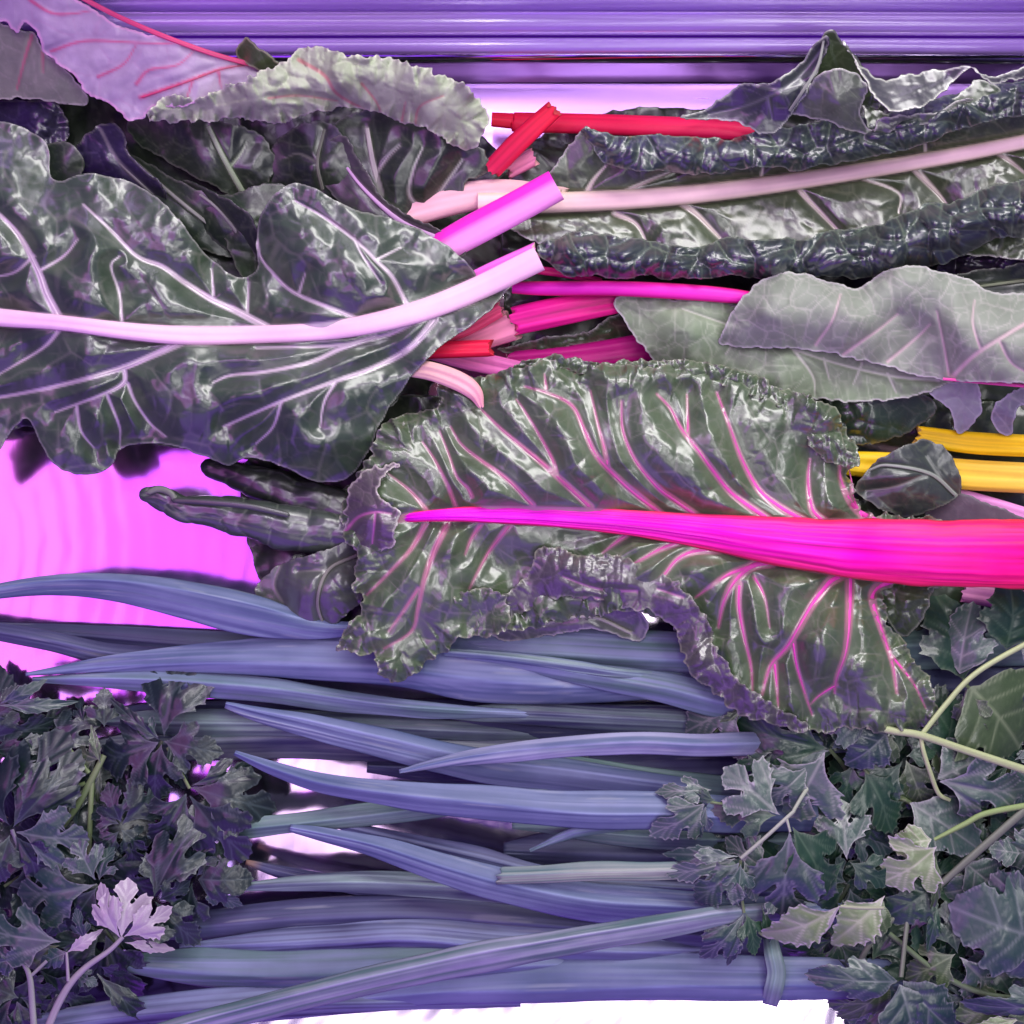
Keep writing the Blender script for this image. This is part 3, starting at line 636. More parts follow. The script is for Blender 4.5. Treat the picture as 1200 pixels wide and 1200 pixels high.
# ---- pale folded leaf on the right
PE = dict(step=1.8, pucker=2.2, cell=36, cell2=16, rough=.7, quilt=2, wob=1.4, ruffle=2.2, fine=.7)
t, E1 = chard('pale grey green leaf folded over on itself, on a long magenta stem', [(720, 352), (740, 346), (780, 350), (840, 352), (900, 370), (1000, 400), (1120, 436), (1112, 450), (1080, 462), (1050, 468), (990, 471), (955, 467), (900, 453), (850, 437), (800, 430), (772, 426), (745, 397), (730, 375)],
      [(725, 355, 92), (780, 352, 100), (900, 380, 100), (1110, 440, 106), (1050, 465, 100), (955, 464, 100), (850, 434, 98), (775, 422, 90), (800, 390, 118), (920, 425, 118)],
      None, [([(1100, 446), (1040, 440), (960, 420), (880, 390), (800, 362)], 1.5), ([(930, 410), (952, 440), (955, 462)], 1.5), ([(1010, 426), (1000, 450)], 1.3), ([(965, 420), (972, 445)], 1.2), ([(1040, 438), (1050, 460)], 1.3), ([(870, 388), (850, 415)], 1.2)], mat='dull', seed=61, ribc=(.5, .52, .42), vein_tubes=False, **PE, **PALE)
E2 = Blade([(844, 402), (850, 380), (866, 354), (884, 334), (902, 324), (922, 319), (946, 322), (1000, 338), (1012, 334), (1040, 316), (1064, 310), (1092, 315), (1130, 325), (1165, 342), (1200, 342), (1260, 345), (1260, 456), (1200, 450), (1112, 446), (1060, 436), (1030, 426), (990, 418), (950, 410), (880, 408)],
      [(848, 398, 112), (890, 335, 128), (945, 325, 134), (1005, 340, 128), (1065, 312, 138), (1165, 342, 136), (1250, 348, 138), (1250, 450, 140), (1110, 443, 128), (950, 407, 120), (880, 404, 116), (900, 365, 152), (1000, 372, 156), (1074, 385, 122), (1085, 345, 146), (1120, 380, 164), (1200, 395, 172), (1062, 330, 150)],
      [[(1112, 446, 2.2), (1140, 418, 2), (1170, 398, 1.8), (1220, 370, 1.6), (1260, 360, 1.4)]] + [taper(p, w) for p, w in [([(988, 416), (1010, 400), (1030, 386), (1052, 368)], 1.5), ([(956, 404), (975, 376), (985, 345)], 1.3), ([(1040, 424), (1075, 395), (1090, 380)], 1.4), ([(1112, 440), (1106, 405), (1098, 365)], 1.2), ([(1150, 412), (1140, 380), (1142, 352)], 1.1), ([(1170, 398), (1185, 425), (1210, 440)], 1.2)]],
      seed=62, cv=(.56, .38, .40), **PE, **{**PALE, 'c1': (.165, .205, .145), 'c2': (.235, .275, .205), 'cnet': (.36, .37, .31)})
E2.build('folded_blade', M['dull'], t, 1.2)
tube('rib', [(1105, 444, 1.6, 131), (1150, 448, 2, 136), (1200, 452, 2.2, 142), (1260, 457, 2.2, 144)], M['stem'], t, n=10, c1=(.75, .08, .35))
tube('stem', [(600, 337, 7, 86), (640, 338, 8.5, 92), (720, 338, 9, 104), (800, 342, 9.5, 112), (850, 346, 9, 114), (888, 350, 7, 112)], M['stem'], t, n=26, flat=.7, c1=(.80, .012, .50), c2=(.80, .02, .46), cap=(.7, .05, .3), stripe=.35, cside=(.80, .02, .16))
LL = dict(c1=(.20, .20, .24), c2=(.28, .28, .32), cnet=(.3, .3, .33), rim=(.42, .42, .46), step=1.6, pucker=1.5, quilt=0, ruffle=2)
chard('greyish lilac torn leaf flap hanging over the upper yellow stem', [(1082, 452), (1110, 446), (1145, 450), (1150, 476), (1146, 492), (1130, 506), (1118, 504), (1114, 484), (1100, 470)], [(1085, 454, 96), (1140, 452, 104), (1130, 503, 82), (1115, 480, 92), (1140, 480, 96)], mat='dull', seed=63, **LL)
chard('curled lilac leaf scrap at the right edge above the yellow stems', [(1182, 462), (1200, 455), (1260, 455), (1260, 480), (1200, 476), (1190, 490), (1184, 508), (1174, 509), (1164, 498), (1162, 485), (1170, 470)], [(1185, 462, 104), (1250, 460, 100), (1250, 478, 90), (1180, 505, 84), (1165, 485, 92), (1182, 480, 108)], mat='dull', seed=64, **{**LL, 'c1': (.16, .16, .2), 'c2': (.22, .22, .27)})
chard('dark puckered leaf tucked between the pale fold and the frilly leaf', [(955, 466), (1010, 470), (1080, 462), (1098, 480), (1078, 500), (1040, 516), (1000, 520), (975, 500)], [(960, 470, 70), (1080, 466, 76), (1090, 485, 66), (1000, 515, 62), (1020, 492, 84)], None, mat='glossy', step=1.8, pucker=7, cell=26, seed=65, **{**DG, 'c1': (.015, .035, .014), 'c2': (.03, .06, .025)})
chard('small pointed dark leaf lying across the lower yellow stem', [(1003, 572), (1012, 556), (1034, 536), (1060, 522), (1090, 516), (1112, 530), (1123, 556), (1126, 578), (1108, 590), (1070, 606), (1050, 604), (1018, 588)], [(1005, 572, 80), (1085, 520, 88), (1122, 575, 84), (1055, 604, 76), (1020, 588, 78), (1065, 560, 108)], [(1120, 580, 2, 1), (1090, 555, 2, 1), (1040, 545, 1.6, 1), (1020, 550, 1.2, 1)], [([(1090, 555), (1050, 570), (1015, 575)], 1.4), ([(1105, 565), (1085, 535)], 1.3)], mat='dark', ribc=(.28, .32, .26), seed=66, step=1.6, pucker=4, **{**DG, 'c1': (.02, .03, .025), 'c2': (.045, .06, .05)})
chard('plain purple grey leaf end above the magenta midrib at the right', [(1085, 606), (1100, 590), (1125, 578), (1160, 590), (1200, 606), (1250, 620), (1250, 640), (1100, 630)], [(1090, 606, 60), (1125, 582, 68), (1240, 625, 58), (1150, 605, 66)], None, mat='dull', seed=67, step=2.5, pucker=1, c1=(.09, .07, .09), c2=(.14, .11, .13), cnet=(.15, .12, .14), rim=(.2, .2, .2))

# ---- big leaf on the left with the pink midrib
PB = (.90, .60, .78)
t, B = chard('big dark glossy leaf with a broad pale pink midrib, filling the left side', [(-60, 150), (0, 143), (30, 151), (54, 170), (60, 205), (72, 212), (95, 204), (122, 205), (170, 222), (205, 252), (232, 285), (246, 302), (268, 320), (290, 324), (301, 312), (300, 285), (304, 255), (320, 228), (346, 215), (372, 221), (402, 240), (452, 254), (502, 275), (540, 300), (556, 320), (560, 334), (600, 316), (628, 300), (630, 308), (600, 334), (562, 374), (522, 402), (492, 430), (466, 466), (448, 492), (432, 530), (412, 556), (386, 566), (362, 562), (330, 548), (292, 536), (268, 545), (240, 535), (200, 522), (162, 520), (140, 528), (130, 546), (105, 557), (80, 553), (60, 540), (46, 516), (30, 490), (10, 512), (-10, 535), (-60, 540)],
      [(-50, 160, 100), (20, 150, 96), (58, 200, 92), (20, 220, 124), (90, 210, 120), (170, 225, 118), (240, 295, 92), (285, 322, 84), (304, 270, 108), (345, 218, 122), (450, 256, 108), (556, 322, 106), (630, 303, 116), (0, 372, 118), (220, 392, 122), (380, 388, 124), (500, 362, 120), (150, 290, 140), (360, 300, 150), (440, 310, 140), (60, 310, 134), (100, 450, 128), (300, 470, 138), (400, 470, 132), (466, 464, 104), (410, 554, 78), (330, 546, 88), (240, 533, 84), (105, 555, 78), (140, 526, 88), (30, 492, 92), (-50, 530, 84), (360, 530, 104), (130, 500, 106)],
      [(-60, 366, 10, 7), (0, 372, 10.5, 7), (70, 378, 9, 7), (150, 388, 10, 7), (220, 393, 11, 7), (300, 392, 10.5, 3), (380, 388, 10.5, 3), (440, 378, 12, 3), (500, 362, 13, 4), (560, 338, 14, 5), (632, 303, 15, 6)],
      [([(70, 374), (55, 345), (45, 318), (25, 280), (0, 252), (-20, 240)], 5), ([(318, 386), (280, 366), (250, 352), (215, 330), (190, 312), (160, 300), (130, 270), (98, 240)], 4.2), ([(425, 376), (400, 366), (345, 343), (318, 318), (305, 300), (302, 280)], 2.6), ([(478, 360), (460, 325), (440, 305), (420, 285), (380, 255), (345, 235)], 2.4), ([(215, 400), (180, 416), (140, 432), (85, 448), (20, 462), (-30, 470)], 4), ([(495, 370), (460, 390), (400, 404), (300, 408)], 3), ([(440, 394), (400, 408), (365, 424), (310, 436), (270, 440), (250, 448)], 3), ([(510, 374), (480, 408), (440, 430), (395, 446), (330, 470), (262, 500)], 4), ([(145, 430), (145, 448), (120, 462), (65, 483)], 3), ([(150, 450), (158, 470), (175, 495), (195, 512)], 1.8), ([(70, 386), (50, 408), (0, 438)], 2.2), ([(143, 380), (140, 345), (130, 312), (140, 300)], 1.6), ([(290, 366), (292, 330)], 1.5), ([(250, 345), (248, 315)], 1.5), ([(350, 345), (358, 320)], 1.3), ([(440, 305), (470, 290)], 1.4), ([(415, 280), (425, 300), (445, 330)], 1.3), ([(395, 446), (380, 470), (375, 500)], 1.5), ([(330, 470), (320, 500), (300, 520)], 1.5), ([(90, 476), (95, 505), (110, 525)], 1.5), ([(125, 462), (140, 500), (140, 520)], 1.5), ([(45, 318), (75, 300), (92, 280)], 1.6), ([(40, 300), (15, 320), (-20, 325)], 1.5)],
      rib=dict(n=26, flat=.5, c2=(.90, .54, .70), cside=(.84, .56, .66), stripe=.2, cap=(.8, .6, .6), groove=.15), ribc=PB, veinc=(.68, .58, .62), vscale=.45, seed=71, step=1.9, pucker=4.5, cell=62, cell2=22, quilt=8, quilt_w=16, rough=1.8, coarse=24, ruffle=4, ruf_w=22, ruf_l=24, wob=1.2, wob_l=18, fine=.45,
      c1=(.022, .050, .024), c2=(.058, .090, .050), cnet=(.13, .15, .11), rim=(.24, .26, .21))

# ---- rolled small leaves at the left of the centre
R = dict(M='', )
t = thing('chard_leaf', 'dark tightly rolled leaf with a curled hollow tip over the pink steel', 'chard leaf', (280, 605, 0), 'chard leaves heaped in the tray')
tube('rolled_blade', [(163, 579, 6, 66), (185, 582, 12, 66), (215, 596, 15, 66), (250, 600, 19, 66), (300, 610, 23, 66), (350, 620, 26, 64), (430, 632, 28, 60)], M['glossy'], t, n=60, flat=.75, c1=(.05, .07, .052), c2=(.045, .065, .045), cnet=(.16, .2, .14), blist=3, bcell=34, seed=72, lump=.12, taper_caps=True, step=2)
tube('rolled_lip', [(172, 578, 3, 76), (186, 573, 4, 78), (200, 578, 4, 80), (206, 588, 3, 80)], M['dull'], t, n=14, c1=(.16, .18, .14), taper_caps=True)
tube('rolled_lip', [(200, 586, 3, 80), (240, 588, 4, 86), (290, 593, 4, 90), (340, 604, 3.5, 88)], M['dark'], t, n=14, c1=(.05, .06, .05), taper_caps=True)
t = thing('chard_leaf', 'dark rolled leaf behind the one with the hollow tip', 'chard leaf', (330, 575, 0), 'chard leaves heaped in the tray')
tube('rolled_blade', [(235, 545, 9, 44), (290, 562, 18, 48), (350, 582, 22, 50), (420, 610, 24, 50)], M['dark'], t, n=44, flat=.8, c1=(.014, .02, .014), cnet=(.06, .08, .05), blist=3, bcell=26, seed=73, lump=.15, taper_caps=True)
chard('pointed dark leaf with a bulging surface above the leeks', [(298, 692), (318, 668), (345, 655), (380, 645), (410, 635), (430, 660), (425, 700), (400, 725), (384, 745), (370, 742), (345, 728), (318, 708)], [(302, 690, 54), (350, 660, 72), (410, 645, 72), (420, 700, 62), (382, 742, 56), (320, 705, 56), (370, 690, 98)], [(420, 650, 2, 1), (385, 668, 2, 1), (372, 705, 1.8, 1), (382, 740, 1.5, 1)], [([(330, 660), (322, 685), (332, 706)], 1.6), ([(385, 668), (350, 670)], 1.4)], mat='glossy', ribc=(.2, .2, .17), seed=74, step=1.8, pucker=9, cell=30, **{**DG, 'c1': (.05, .06, .054), 'c2': (.09, .10, .09)})
chard('narrow green leaf sliver behind the tip of the frilly leaf', [(370, 620), (400, 575), (425, 562), (440, 575), (420, 620), (400, 650)], [(375, 620, 30), (425, 565, 40), (410, 640, 34), (410, 600, 52)], [(385, 620, 1.5, 1), (405, 590, 1.5, 1), (430, 568, 1.2, 1)], mat='dark', ribc=(.3, .4, .15), seed=75, step=2, **{**DG, 'c1': (.03, .06, .02), 'c2': (.05, .09, .03)})

# ---- frilly centre leaf
MG = (.86, .001, .80)
FV = (.50, .17, .26)
FC = dict(c1=(.040, .078, .030), c2=(.105, .152, .075), cnet=(.19, .21, .15), rim=(.24, .26, .18))
t, Fb = chard('large frilly leaf with a thick magenta midrib, in the centre of the heap', [(404, 625), (403, 598), (412, 570), (432, 535), (448, 502), (470, 486), (498, 482), (520, 470), (516, 455), (532, 446), (560, 441), (600, 433), (630, 424), (652, 422), (670, 430), (692, 432), (722, 428), (762, 427), (802, 426), (832, 432), (862, 440), (892, 449), (932, 461), (962, 468), (978, 480), (988, 502), (1004, 528), (1008, 544), (996, 552), (1000, 574), (1012, 596), (1050, 606), (1110, 612), (1110, 684), (1070, 684), (1046, 688), (1036, 704), (1042, 732), (1066, 762), (1086, 792), (1098, 822), (1096, 846), (1070, 858), (1036, 858), (1000, 852), (966, 858), (940, 858), (918, 846), (882, 836), (850, 812), (824, 792), (806, 762), (794, 738), (774, 722), (748, 716), (700, 722), (640, 732), (580, 742), (548, 748), (522, 762), (506, 776), (484, 790), (460, 796), (444, 786), (440, 764), (418, 766), (396, 760), (398, 746), (414, 726), (426, 704), (411, 690), (420, 655)],
      [(406, 600, 100), (448, 505, 104), (520, 475, 106), (560, 443, 112), (650, 424, 116), (760, 428, 116), (860, 440, 116), (962, 470, 116), (1006, 540, 114), (1000, 600, 120), (1110, 612, 124), (1110, 684, 112), (1040, 700, 108), (1096, 830, 86), (1000, 850, 100), (880, 832, 106), (800, 745, 96), (470, 608, 112), (650, 605, 116), (820, 622, 122), (1000, 642, 128),
       (520, 540, 122), (650, 510, 136), (780, 520, 138), (900, 520, 132), (960, 520, 120), (880, 560, 130), (440, 680, 112), (480, 700, 122), (440, 782, 96), (500, 765, 88), (398, 752, 92), (545, 742, 84), (560, 680, 108), (590, 665, 76), (600, 645, 92), (625, 700, 90), (700, 720, 84), (640, 655, 84), (690, 650, 92), (750, 690, 112), (850, 720, 132), (930, 760, 142), (980, 740, 140), (1040, 790, 116), (860, 780, 124), (740, 645, 108)],
      [(462, 608, 4.5, 3), (510, 604, 7, 4), (560, 603, 9.5, 4), (650, 606, 12, 5), (740, 613, 15, 5), (820, 622, 20, 5), (900, 633, 27, 5), (1000, 643, 35, 5), (1100, 648, 39, 5), (1250, 650, 42, 5)],
      [([(502, 600), (480, 575), (455, 555)], 2.6), ([(535, 596), (525, 570), (510, 540), (495, 518)], 2.8), ([(553, 582), (548, 572), (535, 558), (525, 530), (515, 505)], 2.4), ([(625, 592), (595, 562), (560, 537), (540, 520), (528, 500)], 3.2), ([(692, 594), (655, 560), (620, 530), (590, 505), (564, 480)], 4.4), ([(652, 556), (648, 540), (635, 515), (615, 482), (605, 468)], 2.8), ([(780, 606), (735, 570), (700, 535), (685, 505), (670, 475), (640, 460), (615, 453)], 4.4), ([(712, 545), (708, 525), (700, 495), (692, 458)], 3), ([(825, 610), (790, 585), (770, 570), (745, 540), (730, 505), (728, 470)], 4.4), ([(900, 608), (870, 588), (850, 570), (820, 530), (800, 505), (785, 478), (770, 462)], 5), ([(945, 612), (915, 595), (890, 575), (870, 540), (855, 500), (840, 460)], 5.5), ([(806, 512), (806, 490), (805, 462)], 2.4), ([(975, 616), (955, 602), (949, 585), (947, 560), (949, 538)], 5.5), ([(1030, 612), (1005, 598), (992, 580), (985, 560), (984, 540)], 6), ([(1010, 606), (1000, 585), (998, 565), (994, 545)], 3.5), ([(640, 455), (638, 438)], 2),
       ([(500, 610), (490, 630), (478, 648), (452, 675), (430, 697)], 3.6), ([(525, 612), (508, 648), (497, 680), (490, 712), (482, 740), (450, 760)], 4), ([(565, 612), (552, 632), (545, 650)], 3.2), ([(598, 614), (582, 634), (568, 655), (550, 690)], 3.6), ([(742, 622), (724, 634), (706, 648)], 4.2), ([(800, 634), (775, 643), (755, 654), (730, 668)], 4.4), ([(845, 644), (815, 646), (793, 656), (772, 680), (746, 693)], 5), ([(905, 658), (880, 664), (860, 682), (848, 705), (842, 735)], 7), ([(866, 684), (866, 710), (872, 745), (880, 780), (882, 812)], 4), ([(880, 664), (850, 675), (815, 700)], 5), ([(884, 676), (896, 700), (902, 735)], 2.4), ([(985, 674), (970, 684), (950, 712), (925, 755), (903, 780), (893, 814)], 6.5), ([(908, 776), (910, 800), (912, 828)], 3.4), ([(930, 752), (934, 780), (944, 815), (952, 838)], 3.2), ([(996, 672), (995, 720), (991, 762), (980, 795), (978, 812)], 5.5), ([(980, 802), (960, 815), (950, 825)], 2.4), ([(1048, 680), (1028, 688), (1022, 702), (1030, 730), (1045, 775), (1051, 812)], 6.5), ([(1046, 770), (1070, 800), (1085, 830)], 2.2), ([(490, 690), (470, 720), (455, 740)], 2.2)],
      rib=dict(n=96, flat=.46, c2=(.92, .001, .20), stripe=.95, cside=(.90, .03, .09), ridge=2.2, lump=.05, step=3), ribc=MG, veinc=FV, veinc2=(.85, .06, .46), vscale=.58, seed=81, step=1.6, pucker=6, cell=40, cell2=17, quilt=10, quilt_w=12, rough=2, coarse=26, ruffle=12, ruf_w=17, ruf_l=11, wob=4, wob_l=9, edge=-8, edge_w=7, fine=.5, rimw=1.3, **FC)
EG = dict(seed=82, step=1.5, pucker=4, cell=20, cell2=9, quilt=0, ruffle=5, ruf_l=9, ruf_w=10, wob=2.6, wob_l=7, **FC)
o = Blade([(404, 600), (409, 575), (424, 552), (446, 546), (464, 544), (466, 549), (452, 555), (444, 565), (443, 578), (452, 590), (468, 596), (470, 604), (463, 620), (464, 634), (458, 642), (440, 648), (426, 655), (412, 640), (404, 622)], [(406, 605, 108), (424, 555, 122), (464, 546, 126), (446, 575, 142), (468, 600, 144), (460, 638, 130), (415, 645, 106), (430, 610, 146)],
      [taper([(405, 622), (420, 606), (440, 600), (458, 602)], 1.6), taper([(440, 600), (436, 640)], 1)], **{**EG, 'pucker': 2.5, 'cv': (.6, .15, .4), 'c1': (.07, .065, .06), 'c2': (.12, .105, .10), 'cnet': (.18, .15, .15), 'ruffle': 2, 'rim': (.5, .48, .4)}).build('folded_tip', M['glossy'], t)
Blade([(578, 705), (600, 690), (622, 668), (630, 645), (655, 640), (680, 652), (712, 650), (742, 656), (770, 672), (792, 682), (815, 705), (832, 735), (842, 765), (862, 792), (890, 815), (918, 832), (945, 848), (938, 860), (905, 848), (868, 838), (838, 812), (812, 792), (798, 765), (788, 735), (762, 716), (740, 714), (712, 706), (680, 700), (650, 702), (628, 712), (606, 722), (588, 720)],
      [(585, 712, 100), (625, 670, 112), (655, 645, 112), (710, 652, 114), (770, 675, 122), (840, 760, 126), (940, 852, 108), (840, 812, 112), (795, 745, 108), (720, 706, 108), (650, 700, 106), (610, 718, 98), (660, 672, 136), (730, 682, 138), (790, 705, 140), (820, 770, 142), (870, 816, 136)],
      [taper([(746, 693), (700, 690), (660, 676)], 1.3), taper([(800, 700), (770, 690)], 1.2), taper([(660, 705), (690, 700), (715, 705)], 1.6)], **{**EG, 'seed': 83, 'pucker': 6, 'cell': 26, 'c1': (.06, .062, .055), 'c2': (.10, .098, .09), 'cnet': (.16, .15, .15), 'cv': (.5, .2, .35)}).build('frilled_margin', M['glossy'], t)
Blade([(530, 720), (534, 700), (552, 690), (572, 690), (592, 700), (598, 722), (590, 740), (566, 746), (545, 742)], [(532, 715, 100), (555, 692, 112), (592, 705, 110), (575, 742, 98), (565, 718, 92), (548, 706, 116), (585, 728, 116)], [], **{**EG, 'seed': 84, 'ruffle': 6}).build('curled_margin', M['glossy'], t)
roll([(600, 434, 8, 112), (650, 424, 9, 116), (700, 434, 9, 116), (760, 432, 10, 118), (820, 434, 12, 120), (880, 450, 12, 120), (930, 470, 12, 120)], 85, pucker=9, cell=17, cell2=8, coarse=3, ruffle=4, ruf_l=7, ruf_w=6, wob=2.4, wob_l=6, **FC).build('frilled_margin', M['glossy'], t)
roll([(912, 474, 12, 122), (950, 492, 18, 126), (968, 515, 21, 130), (985, 535, 20, 128), (1004, 540, 8, 122)], 86, pucker=9, cell=17, cell2=8, coarse=3, ruffle=4, ruf_l=7, ruf_w=6, wob=2.4, wob_l=6, **FC).build('frilled_margin', M['glossy'], t)
chard('thin green leaf strip folded lengthwise below the frilled margin', [(575, 745), (600, 728), (640, 718), (700, 708), (730, 706), (750, 715), (762, 735), (752, 750), (740, 750), (700, 738), (650, 744), (610, 752)], [(585, 742, 62), (640, 722, 78), (730, 708, 82), (755, 740, 66), (740, 750, 64), (650, 742, 62), (690, 725, 84)], [(740, 742, 2, 1), (690, 722, 2, 1), (630, 732, 2, 1)], [([(630, 732), (615, 724)], 1.4), ([(650, 728), (655, 716)], 1.4)], mat='glossy', ribc=(.4, .42, .32), seed=87, step=1.7, pucker=2, quilt=3, c1=(.05, .075, .045), c2=(.10, .125, .085), cnet=(.2, .22, .16), rim=(.38, .4, .33))
chard('green crinkled leaf patch under the magenta midrib at the right', [(1030, 690), (1060, 680), (1095, 680), (1090, 705), (1075, 735), (1055, 745), (1040, 725)], [(1035, 695, 62), (1090, 685, 66), (1060, 740, 56), (1062, 708, 86)], None, mat='glossy', seed=88, step=1.7, pucker=7, cell=24, c1=(.03, .06, .02), c2=(.06, .09, .035), cnet=(.13, .17, .09), rim=(.3, .33, .24))

